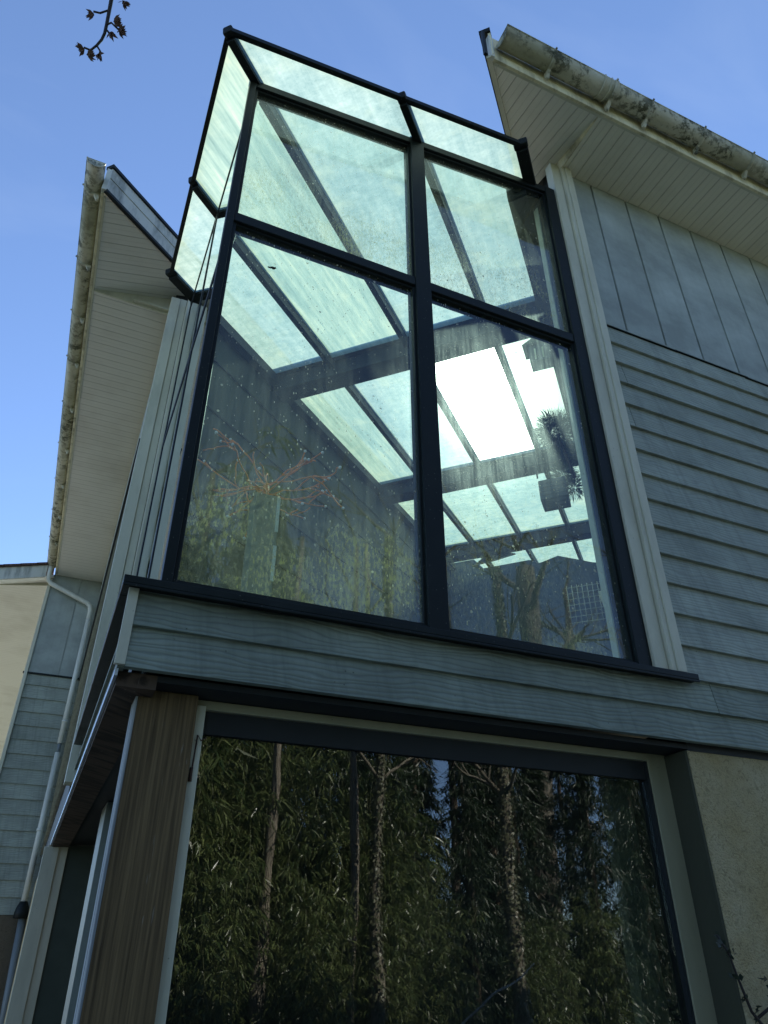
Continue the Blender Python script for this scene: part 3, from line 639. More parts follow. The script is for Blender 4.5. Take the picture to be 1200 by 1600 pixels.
for a_, b_ in ((.052, .988), (1.042, 2.038)):
    wall_pane([(.003, a_, ZB), (.003, b_, ZB), (.003, b_, ZT0), (.003, a_, ZT0)], (.006, 0, 0))
    wall_pane([(.003, a_, ZT1), (.003, b_, ZT1), (.003, b_, rail_z(b_)-.036), (.003, a_, rail_z(a_)-.036)], (.006, 0, 0))
# roof: rafters along the diagonal, purlins across it, one pane in each bay
RV = [-1.40, -.74, .02, .78, 1.40]; RU = [2.70, 5.50, 8.20, 10.4]
EX, EY = -.205, -.245                        # outer eaves of the glass roof
def u_edge(v): return max(EY/S3+v, EX/S3-v) if True else 0
def eave_pts(va, vb):
    """outline of the eave between v=va and v=vb"""
    vc = (EX-EY)*S3
    pts = [(u_edge(va), va)]
    if va < vc < vb: pts.append((u_edge(vc), vc))
    pts.append((u_edge(vb), vb)); return pts
W_R = .052
for i in range(4):
    va, vb = RV[i]+W_R/2-.012, RV[i+1]-W_R/2+.012
    for j in range(4):
        u1 = RU[j]-.045
        if j == 0:
            e = eave_pts(va, vb); poly = [uv(u, v) for u, v in e]+[uv(u1, vb), uv(u1, va)]
        else:
            u0_ = RU[j-1]+.045; poly = [uv(u0_, va), uv(u0_, vb), uv(u1, vb), uv(u1, va)]
        mb = MB(); mb.prism(poly, (0, 0, .008), 0, None, 1)
        mb.build('roof_pane', [M['roofclean'] if (i, j) == (2, 1) else M['roofstreak'] if (i, j) in ((1, 0), (0, 1), (3, 1)) else M['roofspot'] if j > 1 else M['roofpane'], M['clear']], GC)
for i, v in enumerate(RV):
    end = i in (0, 4)
    e0 = u_edge(v)
    mb = MB()
    wd = W_R if not end else .085
    mb.bar(uv(e0+.02, v, .03), uv(10.4, v, .03), wd, .040)               # outer cap over the glass
    s0 = max(0, abs(v)-.0)+.02 if not end else abs(v)+.0
    mb.bar(uv(e0+.025, v, -.014), uv(s0+.03, v, -.014), wd*.9, .026)      # overhanging end
    mb.bar(uv(s0+.03, v, -.045), uv(10.4, v, -.045), wd*.9, .088)
    mb.build('rafter', M['metal'], GC, .002)
    c = uv(e0, v, .02)
    mb = MB(); mb.bar(uv(e0-.022, v, .020), uv(e0+.030, v, .022), wd*1.12, .052); mb.build('rafter_end_cap', M['metal'], GC, .010)
mb = MB()
for p, q in (((EX, EY), (1.77, EY)), ((EX, EY), (EX, 1.80))):
    mb.bar(Vector((*p, zg(*p)+.014)), Vector((*q, zg(*q)+.014)), .030, .036)
mb.build('eave_trim', M['metal'], GC, .002)
for u in RU[:3]:
    mb = MB(); mb.bar(uv(u+.10, -1.36, -.115), uv(u+.10, 1.36, -.115), .20, .17); mb.bar(uv(u, -1.36, .02), uv(u, 1.36, .02), .10, .05)
    mb.build('purlin', M['metal_in'], GC, .004)
# interior of the glazed hall
def vwall(mb, u0_, u1_, v, th, z0=2.60, dz=-.02, bands=0):
    a_, b_ = uv(u0_, v, dz), uv(u1_, v, dz)
    mb.prism([(a_.x, a_.y, z0), (b_.x, b_.y, z0), tuple(b_), tuple(a_)], (th*S3, -th*S3, 0))
mb = MB(); vwall(mb, 1.62, 10.3, 1.40, .1); mb.build('inner_wall', M['inner_blue'], GC)
mb = MB(); vwall(mb, 1.62, 10.3, -1.38, -.1); mb.build('inner_wall', M['inner'], GC)
mb = MB()
for v, s_ in ((1.20, 1), (-1.27, -1)):
    mb.bar(uv(1.36 if s_ > 0 else 1.5, v+s_*.10, -.07), uv(10.3, v+s_*.07, -.07), .13, .10)
mb.build('ledger', M['metal_in'], GC)
mb = MB()
for dz in (-.45, -.95, -1.45, -1.95): mb.bar(uv(1.7, -1.372, dz), uv(10.2, -1.372, dz), .012, .014)
mb.build('wall_batten', M['black'], GC)
bw = [(-1.4, 2.6), (-1.4, 7.44), (-.95, 7.45), (-.79, 7.24), (.0, 7.25), (.08, 7.23), (.13, 7.16), (.2, 7.17), (.48, 7.24), (1.0, 7.02), (1.4, 6.9), (1.4, 2.6)]
mb = MB(); U = 9.0; mb.prism([((U+v)*S3, (U-v)*S3, z) for v, z in bw] if False else [((U+v)*S3, (U-v)*S3, z) for v, z in bw], (.1*S3, .1*S3, 0)); mb.build('back_wall', M['inner_blue'], GC)
mb = MB(); mb.prism([((10.3+v)*S3, (10.3-v)*S3, z) for v, z in ((-1.4, 2.6), (1.4, 2.6), (1.4, 7.6), (-1.4, 7.6))], (.1*S3, .1*S3, 0)); mb.build('end_wall', M['inner'], GC)
mb = MB(); mb.prism([(.03, .03, 2.61), (2.2, .03, 2.61), (9.0, 6.6, 2.61), (6.6, 9.0, 2.61), (.03, 2.2, 2.61)], (0, 0, -.05)); mb.build('floor', M['floor'], GC)
# side band of siding under the sill, with its dark drip strips
mb = MB()
for k in range(2):
    z = Z_BAND+k*.1445
    mb.prism([(-.114, -.035, z), (-.092, -.035, z), (-.092, -.035, z+.14), (-.100, -.035, z+.14)], (0, 4.6, 0))
mb.build('band_board', M['siding_band'], GC)
mb = MB(); mb.box(-.126, -.0925, -.052, -.034, Z_BAND+.005, Z_SILL-.001); mb.build('corner_board', M['cream'], GC, .002)
mb = MB(); mb.box(-.118, -.108, -.034, 4.5, Z_BAND-.028, Z_BAND-.004); mb.build('drip_strip', M['flash'], GC)
mb = MB(); mb.box(-.106, .02, .0, 4.38, Z_BAND-.05, Z_BAND-.002); mb.build('side_beam', M['beam'], GC)
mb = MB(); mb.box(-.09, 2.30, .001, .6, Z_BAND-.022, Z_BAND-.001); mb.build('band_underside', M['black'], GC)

# ------------------------------------------------------------------ lower storey: post, picture window, side window
PO = thing('timber_post', (.08, .12, 0), 'brown grained timber post under the overhanging corner, left of the dark window', 'post')
MB().box(-.022, .176, .085, .20, 0, Z_BAND-.024).build('post_face', M['post'], PO, .004)
MB().box(-.030, -.0225, .088, .205, 0, Z_BAND-.024).build('edge_strip', M['post_pale'], PO)
PW = thing('picture_window', (1.2, .15, 0), 'large dark picture window below the glass corner reflecting bamboo', 'window')
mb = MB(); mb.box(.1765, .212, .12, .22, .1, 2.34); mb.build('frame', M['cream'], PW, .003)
mb = MB(); mb.box(2.185, 2.292, .135, .22, .1, 2.405); mb.build('frame', M['frame_cream_shaded'], PW, .003)
mb = MB(); mb.prism([(2.282, .006, .0), (2.293, .003, .0), (2.293, .134, .0), (2.284, .134, .0)], (0, 0, 2.357)); mb.build('reveal_shade_strip', M['reveal_shade'], PW)  # strip over the stucco reveal, its dark colour stands in for shade
mb = MB(); mb.box(.1765, 2.1845, .130, .22, 2.330, 2.362); mb.build('frame', M['frame_cream_shaded'], PW, .003)
mb = MB(); mb.box(.2125, 2.1848, .150, .22, .1, .16); mb.build('frame', M['cream'], PW, .003)
mb = MB(); mb.box(2.172, 2.1848, .142, .20, .16, 2.329); mb.build('gasket', M['black'], PW)
mb = MB(); mb.box(.2125, 2.1718, .150, .20, 2.252, 2.329); mb.build('header', M['black'], PW)
mb = MB(); mb.box(.213, 2.1715, .165, .173, .161, 2.2515); mb.build('glass_pane', M['lowglass'], PW)
mb = MB(); mb.box(2.03, 2.15, .24, .30, .0, 2.3); mb.build('inner_reveal', M['frame_cream_shaded'], PW)
mb = MB(); mb.box(.195, .215, .03, .085, 2.10, 2.24); mb.tube([(.2, .115, 2.245), (.205, .10, 2.225), (.225, .10, 2.222), (.235, .115, 2.235)], .0025, 5)
mb = MB(); mb.tube([(.188, .118, 2.10), (.190, .110, 2.16), (.193, .108, 2.235), (.205, .100, 2.215), (.222, .104, 2.228)], .003, 5); mb.tube([(.187, .115, 2.085), (.187, .112, 2.13)], .006, 5); mb.build('hook', M['rust'], PW)
# dim room behind it
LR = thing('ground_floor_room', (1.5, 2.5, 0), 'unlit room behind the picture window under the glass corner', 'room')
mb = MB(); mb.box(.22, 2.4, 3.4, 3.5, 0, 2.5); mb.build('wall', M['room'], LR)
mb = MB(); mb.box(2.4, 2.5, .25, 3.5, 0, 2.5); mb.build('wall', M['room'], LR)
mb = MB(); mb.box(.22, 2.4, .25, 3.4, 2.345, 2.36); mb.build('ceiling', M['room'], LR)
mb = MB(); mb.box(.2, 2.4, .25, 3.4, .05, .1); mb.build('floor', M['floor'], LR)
# side window in the recess left of the post
SW = thing('side_window', (.12, 1.4, 0), 'narrow side window recess between the timber post and cream boards, seen edge on', 'window')
mb = MB(); mb.box(-.157, -.047, 4.40, 4.48, 0, 2.34); mb.box(-.0465, .02, 4.42, 4.49, 0, 2.38); mb.build('frame', M['cream'], SW, .003)
mb = MB(); mb.box(.10, .14, 2.30, 2.62, 0, 2.36); mb.build('frame', M['column'], SW, .003)
mb = MB(); mb.box(.0205, .6, 4.44, 4.50, 0, 2.36); mb.build('panel', M['dkgreen'], SW)
mb = MB(); mb.box(.021, .5, .21, 4.44, 2.362, 2.378); mb.build('ceiling', M['black'], SW)
mb = MB(); mb.box(.16, .166, .21, 2.29, .2, 2.25); mb.build('glass_pane', M['lowglass'], SW)
mb = MB(); mb.box(.15, .19, .201, 2.29, 2.25, 2.36); mb.build('frame', M['metal_in'], SW)

# ------------------------------------------------------------------ things inside the glazed hall
CL = thing('display_column', (.68, 1.58, 2.61), 'square grey green column with pale vertical light strips inside the glass corner', 'column')
MB().box(.60, .76, 1.50, 1.66, 2.61, 4.17).build('shaft', M['column'], CL, .004)
MB().box(.742, .764, 1.494, 1.4995, 3.90, 4.16).build('light_strip', M['strip'], CL)
MB().box(.742, .764, 1.494, 1.4995, 3.55, 3.80).build('light_strip', M['strip'], CL)
CO = thing('wire_lamp', (.68, 1.58, 4.17), 'tangled copper wire branches tipped with small white balls, on top of the column', 'lamp')
rn = random.Random(11)
mbw = MB(); tips = []
def wire(p, d, L, depth=0):
    P = [Vector(p)]; d = Vector(d).normalized(); n = 7
    for i in range(n):
        d = (d+Vector((rn.uniform(-.42, .42), rn.uniform(-.42, .42), rn.uniform(-.34, .26)))).normalized(); P.append(P[-1]+d*L/n)
    mbw.tube(P, .0050, 5)
    if depth == 0:
        for k in range(rn.choice((2, 2, 3))):
            q = P[rn.randint(3, 6)]; wire(q, d+Vector((rn.uniform(-.8, .8), rn.uniform(-.8, .8), rn.uniform(-.6, .7))), L*rn.uniform(.35, .6), 1)
    tips.append(P[-1])
for k in range(16):
    an = k*2.4; el = rn.uniform(-.5, .75)
    wire((.68+rn.uniform(-.03, .03), 1.58+rn.uniform(-.03, .03), 4.19+rn.uniform(0, .1)), (math.cos(an), math.sin(an)*.9, el), rn.uniform(.30, .62))
wire((.68, 1.56, 4.22), (-.02, 0, 1), .33, 1)
mbw.tube([(.68, 1.58, 4.165), (.68, 1.58, 4.30)], .02, 8)
wr = mbw.build('wire', M['copper'], CO)
for t in tips[:48:2]+tips[1:20:4]: MB().ball(t, .0105, 8).build('bulb', M['white'], wr)
# hanging planter on the right wall
u_, v_ = 5.0, .93; cx, cy = (u_+v_)*S3, (u_-v_)*S3
PL = thing('hanging_planter', (cx, cy, 6.2), 'dark slatted basket planter hanging high on the right wall of the glass hall', 'planter')
ax = Vector((S3, -S3, 0)); ay = Vector((S3, S3, 0)); c0 = Vector((cx, cy, 5.97))
mb = MB()
for k in range(5):
    z = -.15+k*.05
    for s_ in (-1, 1):
        mb.bar(c0+ay*s_*.13-ax*.14+Vector((0, 0, z)), c0+ay*s_*.13+ax*.14+Vector((0, 0, z)), .012, .045)
        mb.bar(c0+ax*s_*.14-ay*.13+Vector((0, 0, z)), c0+ax*s_*.14+ay*.13+Vector((0, 0, z)), .012, .045)
mb.build('basket', M['inner_blue'], PL)
mb = MB(); mb.bar(c0-ax*.16+Vector((0, 0, .20)), c0-ax*.16+Vector((.02, .02, .55)), .02, .01, (1, 0, 0)); mb.build('strap', M['black'], PL); mb = MB(); mb.bar(c0+ax*.02+Vector((0, 0, -.2)), c0+ax*.06+Vector((0, 0, -.42)), .03, .012, (1, 0, 0)); mb.build('strap', M['black'], PL)
def fluff(name, parent, c, rad, n, L, W, mat, squash=(1, 1, 1)):
    d = rng.normal(size=(n, 3)); d /= np.linalg.norm(d, axis=1)[:, None]
    b = np.array(c)+d*np.array(squash)*rad*rng.uniform(.2, .95, n)[:, None]
    return leaves_mesh(name, mat, b, d+rng.normal(size=(n, 3))*.35, rng.normal(size=(n, 3)), rng.uniform(.7, 1.3, n)*L, np.full(n, W), rng.random(n), parent)
fluff('foliage', PL, c0+Vector((.12, -.06, .20)), .13, 900, .10, .007, M['potleaf'])
fluff('foliage', PL, c0+ax*.22+Vector((0, 0, .0)), .10, 350, .08, .009, M['potleaf'], (1, 1, 1.4))
u_, v_ = 4.25, 1.14; cx, cy = (u_+v_)*S3, (u_-v_)*S3
BP = thing('wall_plant', (cx, cy, 6.1), 'round spiky plant against the right wall above the dark planter', 'plant')
fluff('foliage', BP, (cx-.05, cy, 6.17), .19, 2400, .11, .006, M['potleaf'])
fluff('foliage', BP, (cx+.10, cy-.08, 5.88), .07, 500, .08, .006, M['potleaf'], (1, 1, 2.2))
MB().tube([(cx+.06, cy-.04, 5.6), (cx+.02, cy-.01, 5.9), (cx-.02, cy, 6.15)], [.02, .018, .012], 8).build('stem', M['bark'], BP)
u_, v_ = 3.2, 1.14; cx, cy = (u_+v_)*S3, (u_-v_)*S3
BH = thing('bird_house', (cx, cy, 6.3), 'small dark bird house with two pale slots just under the transom at the right', 'bird house')
c0 = Vector((cx, cy, 6.35)); mb = MB()
mb.prism([c0-ax*.09+Vector((0, 0, .1)), c0-ax*.09+Vector((0, 0, -.10)), c0+ax*.10+Vector((0, 0, -.10)), c0+ax*.10+Vector((0, 0, .1))], ay*.14); mb.build('body', M['inner_blue'], BH)
mb = MB(); mb.prism([c0-ay*.03-ax*.14+Vector((0, 0, .11)), c0-ay*.03+Vector((0, 0, .19)), c0-ay*.03+ax*.14+Vector((0, 0, .11)), c0-ay*.03+ax*.14+Vector((0, 0, .10)), c0-ay*.03-ax*.14+Vector((0, 0, .10))], ay*.2); mb.build('roof', M['inner'], BH)
for k in (-.04, .03):
    mb = MB(); q = c0+ax*k-ay*.006; mb.prism([q+Vector((0, 0, .05)), q+ax*.015+Vector((0, 0, .05)), q+ax*.015+Vector((0, 0, -.08)), q+Vector((0, 0, -.08))], ay*.005); mb.build('slot', M['strip'], BH)
# wire grid and white board by the far wall stand in for glass reflections
U = 8.9; WG = thing('reflection_grid', ((U+.8)*S3, (U-.8)*S3, 6.2), 'white wire grid standing in for a grid reflected in the glass', 'grid')
mb = MB()
for k in range(7): mb.tube([tuple(((U+.55+k*.08)*S3, (U-.55-k*.08)*S3, z)) for z in (6.62, 5.95)], .006, 5)
for k in range(7): z = 5.98+k*.1; mb.tube([((U+.52)*S3, (U-.52)*S3, z), ((U+1.06)*S3, (U-1.06)*S3, z)], .006, 5)
mb.build('wires', M['white'], WG)
WB = thing('reflection_board', ((U+1.06)*S3, (U-1.06)*S3, 6.2), 'narrow white board standing in for a pale patch reflected right of the grid', 'board')
mb = MB(); mb.prism([((U+1.02)*S3, (U-1.02)*S3, 6.44), ((U+1.10)*S3, (U-1.10)*S3, 6.44), ((U+1.16)*S3, (U-1.16)*S3, 6.10), ((U+1.08)*S3, (U-1.08)*S3, 6.10)], (-.02, -.02, 0)); mb.build('panel', M['white'], WB)
U = 8.4; SH = thing('shade_cloth', ((U-.5)*S3, (U+.5)*S3, 7.2), 'dark angular cloth hanging under the far end of the glass roof', 'cloth')
mb = MB(); mb.prism([((U+v)*S3, (U-v)*S3, z) for v, z in ((-.80, 7.02), (-.55, 7.20), (-.38, 7.19), (-.12, 7.10), (-.45, 7.05))], (.03, .03, 0)); mb.build('sail', M['inner'], SH)
mb = MB(); mb.tube([((U+v)*S3-.01, (U-v)*S3-.01, z) for v, z in ((-.84, 7.0), (-.45, 7.035), (-.12, 7.09))], .008, 5); mb.build('spar', M['white'], SH)
# bird dropping / dead leaf stuck on the pane
LF = MB()
for k in range(5): LF.add([(.222+.012*math.cos(t+k)*(1+.4*math.sin(3*t+k))+.006*k, -.004, 4.49+.008*math.sin(t)*(1+.5*math.cos(2*t+k))+.002*k) for t in [i*1.05 for i in range(6)]], [(0,1,2,3,4,5)])
lf = LF.build('dead_leaf', M['twig']); tag(lf, 'tiny dark scrap of leaf stuck high on the lower left glass pane', 'leaf')

# ------------------------------------------------------------------ vegetation near the camera
def bud(mb, p, d, s=.03, r=rn):
    d = Vector(d).normalized()
    for k in range(7):
        q = (d+Vector((r.uniform(-.7, .7), r.uniform(-.7, .7), r.uniform(-.7, .7)))).normalized()
        side = q.cross(Vector((r.random(), r.random(), 1))).normalized()*s*.16
        a_ = Vector(p); mb.add([a_, a_+q*s*.5+side, a_+q*s, a_+q*s*.5-side], [(0,1,2,3)])
TW = thing('twig', (-.48, -1.25, 4.25), 'budding twig hanging into the sky at the top left', 'twig')
rt = random.Random(4)
CX = Vector((.90, -.41, 0)); CZ = Vector((-.05, -.25, .96)); T0 = Vector((-.588, -1.004, 4.175))
# twig drawn in its own plane: (across, down) in metres
def tp(a_, b_, dep=0): return T0+CX*a_*.8-CZ*b_*.8+Vector((.4, .9, 0))*dep
mb = MB(); buds = []
main = [(-.004, -.55), (-.006, -.35), (.0, -.18), (.004, -.05), (.006, .03), (.006, .075), (.0, .11), (-.015, .14), (-.035, .165), (-.045, .19)]
mb.tube([tp(*q) for q in main], [.009, .008, .007, .006, .0055, .005, .0045, .004, .0035, .0025], 7)
for (a0, b0), pts in {(.0, -.18): [(.03, -.13), (.05, -.10)], (.004, -.05): [(-.03, -.03), (-.055, -.03)], (.006, .03): [(.03, .035), (.06, .06)], (.006, .05): [(.025, .07)], (-.015, .14): [(.0, .16), (.0, .18)],
                      (-.035, .165): [(-.06, .16)]}.items():
    mb.tube([tp(a0, b0)]+[tp(*q, dep=rt.uniform(-.01, .01)) for q in pts], .0032, 6)
    e = pts[-1]; q = MB(); bud(q, tp(*e), tp(*e)-tp(a0, b0), .03); bud(q, tp(*e), tp(*e)-tp(a0, b0)+Vector((0, 0, -.02)), .022); buds.append(q)
for q in ((.03, .012), (.035, .02), (.03, .0), (-.045, .19), (-.04, .2), (.05, -.09), (.06, .065)): b_ = MB(); bud(b_, tp(*q), CX+Vector((0, 0, .3)), .026); buds.append(b_)
tst = mb.build('stem', M['twig'], TW)
for b_ in buds: b_.build('bud', M['bud'], tst)
VN = thing('climbing_plant', (2.25, -.06, 1.0), 'thin dark climbing shoot on the ochre render at the lower right corner', 'plant')
mb = MB()
st = [(2.42, -.05, .9), (2.39, -.05, 1.2), (2.33, -.05, 1.36), (2.275, -.05, 1.42), (2.245, -.05, 1.52), (2.225, -.05, 1.60), (2.185, -.05, 1.66)]
mb.tube(st, [.009, .008, .007, .006, .005, .004, .003], 6); mb.tube([(2.30, -.05, 1.40), (2.36, -.06, 1.43), (2.42, -.06, 1.50)], .006, 6)
mb.tube([(2.39, -.05, 1.2), (2.28, -.06, 1.34), (2.18, -.06, 1.385)], .003, 6); mb.build('stem', M['twig'], VN)
b = []; 
for i in range(34):
    k = rn.randint(1, 5); p = Vector(st[k]).lerp(Vector(st[k+1]), rn.random()); b.append(tuple(p+Vector((rn.uniform(-.02, .02), rn.uniform(-.02, .01), rn.uniform(-.02, .02)))))
b += [tuple(Vector((2.42, -.06, 1.47))+Vector((rn.uniform(-.04, .04), rn.uniform(-.02, .02), rn.uniform(-.05, .05)))) for _ in range(40)]
n = len(b); leaves_mesh('foliage', M['vine'], b, rng.normal(size=(n, 3)), rng.normal(size=(n, 3)), rng.uniform(.018, .034, n), rng.uniform(.014, .024, n), rng.random(n), VN)

# ------------------------------------------------------------------ garden behind the camera, seen mirrored in the panes
def copy_tree(o, parent=None):
    c = o.copy(); COL.objects.link(c); c.parent = parent
    for ch in o.children: copy_tree(ch, c)
    return c
def bamboo(seed, ncane=14, H=5.2, spread=1.0):
    r = np.random.default_rng(seed); root = thing('bamboo', (0, 0, 0), 'leafy bamboo clump in the garden facing the house', 'bamboo', 'bamboo clumps facing the house')
    mb = MB(); B = []; D = []
    for c in range(ncane):
        an = r.uniform(0, 6.28); rad = spread*math.sqrt(r.random())*.7; x0, y0 = math.cos(an)*rad, math.sin(an)*rad
        h = H*r.uniform(.6, 1.05); lean = r.uniform(.05, .45)*h*.5; la = r.uniform(0, 6.28); P = []
        for i in range(9):
            t = i/8; P.append(Vector((x0+math.cos(la)*lean*t**2.4, y0+math.sin(la)*lean*t**2.4, h*t*(1-.08*t*t))))
        mb.tube(P, [.016-.011*i/8 for i in range(9)], 6)
        for k in range(54):
            t = r.uniform(.12, 1.0); i = min(7, int(t*8)); q = P[i].lerp(P[i+1], t*8-i)
            ba = r.uniform(0, 6.28); bd = Vector((math.cos(ba), math.sin(ba), r.uniform(-.1, .6))).normalized(); bl = r.uniform(.18, .6)
            e = q+bd*bl+Vector((0, 0, -.35*bl*bl))
            if k % 2 == 0: mb.tube([q, q.lerp(e, .5)+Vector((0, 0, .03)), e], .0022, 3, 0, False)
            for m_ in range(9):
                s_ = r.uniform(.3, 1.0); lp = q.lerp(e, s_)+Vector((0, 0, .04*math.sin(s_*3)))
                a2 = ba+r.normal()*.9; B.append(lp+Vector(r.normal(size=3)*.02)); D.append((math.cos(a2), math.sin(a2), r.uniform(-1.5, -.1)))
    mb.build('cane', M['cane'], root); n = len(B)
    leaves_mesh('foliage', M['bamboo'], [tuple(x) for x in B], D, r.normal(size=(n, 3))*.5+np.array([0, 0, 1]), r.uniform(.13, .28, n), r.uniform(.016, .030, n), r.random(n), root)
    return root
def trunk_tree(name, label, loc, H, r0, kind, seed, lean=(0, 0), group=None, mat='bark', rec=4, cut=None):
    r = random.Random(seed); root = thing(name, loc, label, 'tree', group); mb = MB(); L = Vector(loc); ends = []
    def grow(p, d, length, rad, depth):
        n = 5; P = [p]; q = p; dd = d.copy()
        for i in range(n):
            dd = (dd+Vector((r.uniform(-.16, .16), r.uniform(-.16, .16), r.uniform(-.06, .14)))).normalized(); q = q+dd*length/n; P.append(q)
        mb.tube(P, [rad*(1-.5*i/n) for i in range(n+1)], 8 if depth > 2 else 4, 0, False)
        if depth == 0: ends.append(q); return
        for k in range(3 if depth > 1 else 4):
            t = r.randint(2, n); an = r.uniform(0, 6.28); sd_ = dd.cross(Vector((math.cos(an), math.sin(an), .3))).normalized()
            nd = (dd*.75+sd_*r.uniform(.5, 1.0)+Vector((0, 0, .12))).normalized(); grow(P[t], nd, length*r.uniform(.55, .8), rad*.5*(1-.06*t), depth-1)
    n = 14; P = [L+Vector((lean[0]*(i/n)+.022*math.sin(i*.8+seed), lean[1]*(i/n)+.02*math.cos(i*.7), H*i/n)) for i in range(n+1)]
    rr = [r0*(1.25 if i == 0 else 1-(.55 if cut is None else .3)*i/n)*(1+.06*math.sin(i*2.1)) for i in range(n+1)]
    mb.tube(P, rr, 14)
    if rec:
        for k in range(8 if cut is None else cut):
            i = r.randint(n//2 if cut is None else n-4, n); an = r.uniform(0, 6.28)
            grow(P[i], Vector((math.cos(an), math.sin(an), r.uniform(.4, 1.1))).normalized(), H*.16, r0*.3, rec-1)
    mb.build('trunk', M[mat], root)
    if kind == 'ivy':
        m_ = 4200; rg = np.random.default_rng(seed); t = rg.random(m_); k = (t*n).astype(int).clip(0, n-1); f = t*n-k
        PA = np.array([tuple(x) for x in P]); C = PA[k]*(1-f)[:, None]+PA[k+1]*f[:, None]; an = rg.uniform(0, 6.28, m_)
        R_ = np.interp(t*n, range(n+1), rr)*rg.uniform(.95, 1.5, m_); O = np.stack([np.cos(an), np.sin(an), rg.uniform(-.5, .2, m_)], 1)
        leaves_mesh('foliage', M['ivy'], C+O*R_[:, None]*np.array([1, 1, .3]), O*.5+np.array([0, 0, -.8])+rg.normal(size=(m_, 3))*.3, O, rg.uniform(.03, .06, m_), rg.uniform(.025, .045, m_), rg.random(m_), root, .1)
    return root
def conifer(seed, H=9, Rb=1.9):
    r = np.random.default_rng(seed); root = thing('conifer', (0, 0, 0), 'tall dark evergreen with drooping sprays behind the bamboo', 'tree', 'dark evergreens behind the bamboo')
    MB().tube([(0, 0, 0), (.05, 0, H*.5), (0, 0, H)], [.18, .11, .02], 10).build('trunk', M['bark'], root)
    B = []; D = []
    for k in range(280):
        z = H*(.04+.95*r.random()**1.1); R_ = Rb*(1-(z/H)**1.3)*r.uniform(.55, 1.05)+.1; an = r.uniform(0, 6.28); o = np.array([math.cos(an), math.sin(an), 0])
        for i in range(62):
            t = r.random(); p = o*R_*t+np.array([0, 0, z-.45*R_*t*t])+np.cross(o, (0, 0, 1))*r.normal()*.14*(1.1-t*.5); B.append(p+r.normal(size=3)*.03); D.append(o*.5+np.array([0, 0, -.9])+r.normal(size=3)*.35)
    n = len(B); leaves_mesh('foliage', M['conifer'], B, D, r.normal(size=(n, 3)), r.uniform(.14, .32, n), r.uniform(.016, .035, n), r.random(n), root)
    return root
ORD = 'first second third fourth fifth sixth seventh eighth ninth tenth eleventh twelfth thirteenth fourteenth fifteenth sixteenth seventeenth eighteenth nineteenth twentieth'.split()
ORD += ['twenty-'+q for q in ORD[:9]]+['thirtieth']+['thirty-'+q for q in ORD[:9]]
protos = [bamboo(s) for s in (1, 2, 3)]
spots = [(.5,-6.6,0,1.05),(1.35,-7.0,1,1.1),(2.05,-7.3,2,1.0),(1.7,-6.2,1,.62),(2.75,-6.9,0,.62),(3.15,-7.6,2,.95),(4.15,-7.2,1,.66),(4.3,-8.0,0,.92),(5.1,-8.2,1,.72),(4.75,-6.9,2,.50),(6.6,-7.4,0,.42),
         (-.6,-6.2,2,1.2),(-1.5,-7.4,1,1.2),(.8,-8.4,0,1.35),(2.6,-9.0,2,1.3),(7.6,-8.2,2,.45),(8.8,-8.8,1,.55),(.6,-5.6,2,.6),(2.9,-6.0,1,.50),(3.9,-6.5,2,.46)]
spots += [(.75,-8.9,1,2.0),(1.7,-9.4,2,1.85)]
for i, (x, y, k, s_) in enumerate(spots):
    o = protos[k] if all(k != q[2] for q in spots[:i]) else copy_tree(protos[k])
    o.location = (x, y, 0); o.rotation_euler = (0, 0, i*1.9); o.scale = (s_, s_, s_)
    o['label'] = 'leafy bamboo clump, '+('low' if s_ < .7 else 'tall' if s_ > 1.15 else 'middling')+' one, '+ORD[i]+' from the lawn edge by the path'
cps = [conifer(s) for s in (21, 22)]
cs = [(6.3,-8.6,1,.60),(7.8,-9.4,0,.66),(4.2,-10.2,0,.78),(5.4,-11.0,1,.74),(9.2,-9.0,1,.60),(5.0,-8.8,0,.64),(11.2,-10.0,1,.64),(8.0,-10.8,1,.68),(6.2,-10.2,0,.68),(4.6,-9.4,1,0.74),(5.6,-9.0,0,0.64),(7.0,-9.0,0,0.62),(8.4,-9.6,1,0.62),(10.4,-9.2,0,0.58),(2.6,-11.4,0,1.05),(7.6,-9.8,1,0.64),(9.6,-10.2,0,0.64),(3.6,-10.6,1,0.90),(1.4,-10.8,0,1.00),(11.6,-11.0,1,0.64),(-1.0,-10.4,1,1.00),(6.6,-11.6,1,0.64),(-3.2,-9.6,0,0.90),(8.6,-12.2,0,0.64),(13.4,-12.6,0,0.64),(15.6,-13.4,1,0.64),(-4.4,-1.2,0,0.72),(-4.9,1.6,1,0.78),(-4.2,-4.2,1,0.80),(2.6,-9.8,0,1.12),(3.6,-12.4,1,1.15)]  # three left of the house are unseen, added to block side light
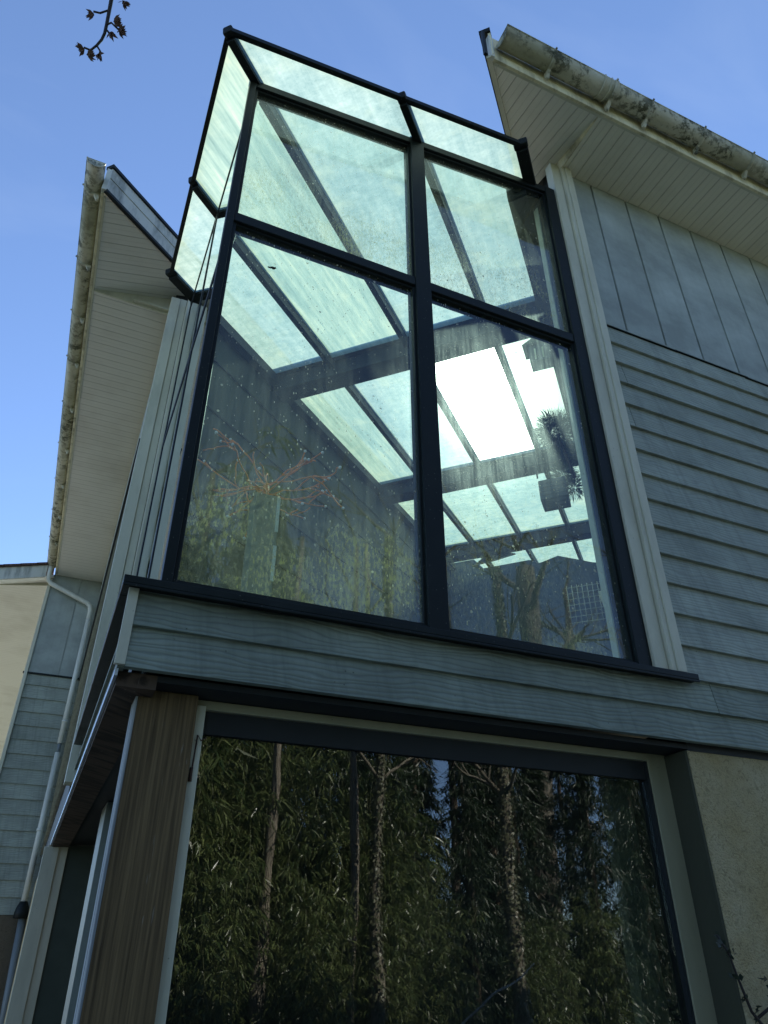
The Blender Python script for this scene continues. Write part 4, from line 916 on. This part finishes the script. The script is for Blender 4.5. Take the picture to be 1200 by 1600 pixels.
for i, (x, y, k, s_) in enumerate(cs):
    o = cps[k] if all(k != q[2] for q in cs[:i]) else copy_tree(cps[k])
    o.location = (x, y, 0); o.rotation_euler = (0, 0, i*2.3); o.scale = (s_, s_, s_)
    o['label'] = 'dark evergreen with drooping sprays, '+ORD[i]+' of the garden evergreens, three of them added for shade at left'
trunk_tree('ivy_tree', 'pale ivy clad trunk, right hand one of the trunks mirrored in the lower window', (5.36, -6.0, 0), 6.8, .105, 'ivy', 31, (.12, 0), None, 'trunkpale', 2)
trunk_tree('ivy_tree', 'pale ivy clad trunk mirrored in the middle of the lower window', (3.60, -6.1, 0), 7.0, .085, 'ivy', 32, (.06, 0), None, 'trunkpale', 2)
trunk_tree('tree', 'brown ivy speckled trunk mirrored left of middle in the lower window', (2.42, -6.7, 0), 7.0, .085, 'bare', 33, (.06, 0), None, 'barkpale', 0)
trunk_tree('tree', 'thin reddish bare trunk just left of the middle ivy trunk', (3.42, -6.5, 0), 7.0, .07, 'bare', 36, (.05, 0), None, 'barkpale', 0)
trunk_tree('pollard_tree', 'tall cut back trunk with bare shoots mirrored in the lower right glass pane', (11.3, -13.6, 0), 11.6, .42, 'ivy', 34, (.35, 0), None, 'barkpale', 3, 5)
bt = [('slender leafless tree, left one mirrored behind the glass corner', 9.4, -14.5, 12, .13), ('leafless tree with a fine crown beside the cut back trunk', 13.2, -14.2, 11.5, .16), ('leafless tree mirrored at the right end of the glass', 15.6, -13.6, 12.5, .17), ('forked leafless tree farthest back in the garden', 6.6, -15.0, 12, .14), ('leafless tree at the left end of the garden', 2.4, -14.5, 13, .16)]
for i, (lb, x, y, h, r_) in enumerate(bt): trunk_tree('bare_tree', lb, (x, y, 0), h, r_, 'bare', 50+i, (.4*math.sin(i), 0), None, 'bark', 4)
br = MB(); br.tube([(3.9, -5.0, .9), (4.5, -5.0, 1.25), (5.1, -5.1, 1.5)], [.012, .010, .007], 6); b_ = br.build('dead_cane', M['post_pale']); tag(b_, 'pale leaning dead cane among the bamboo leaves', 'cane')
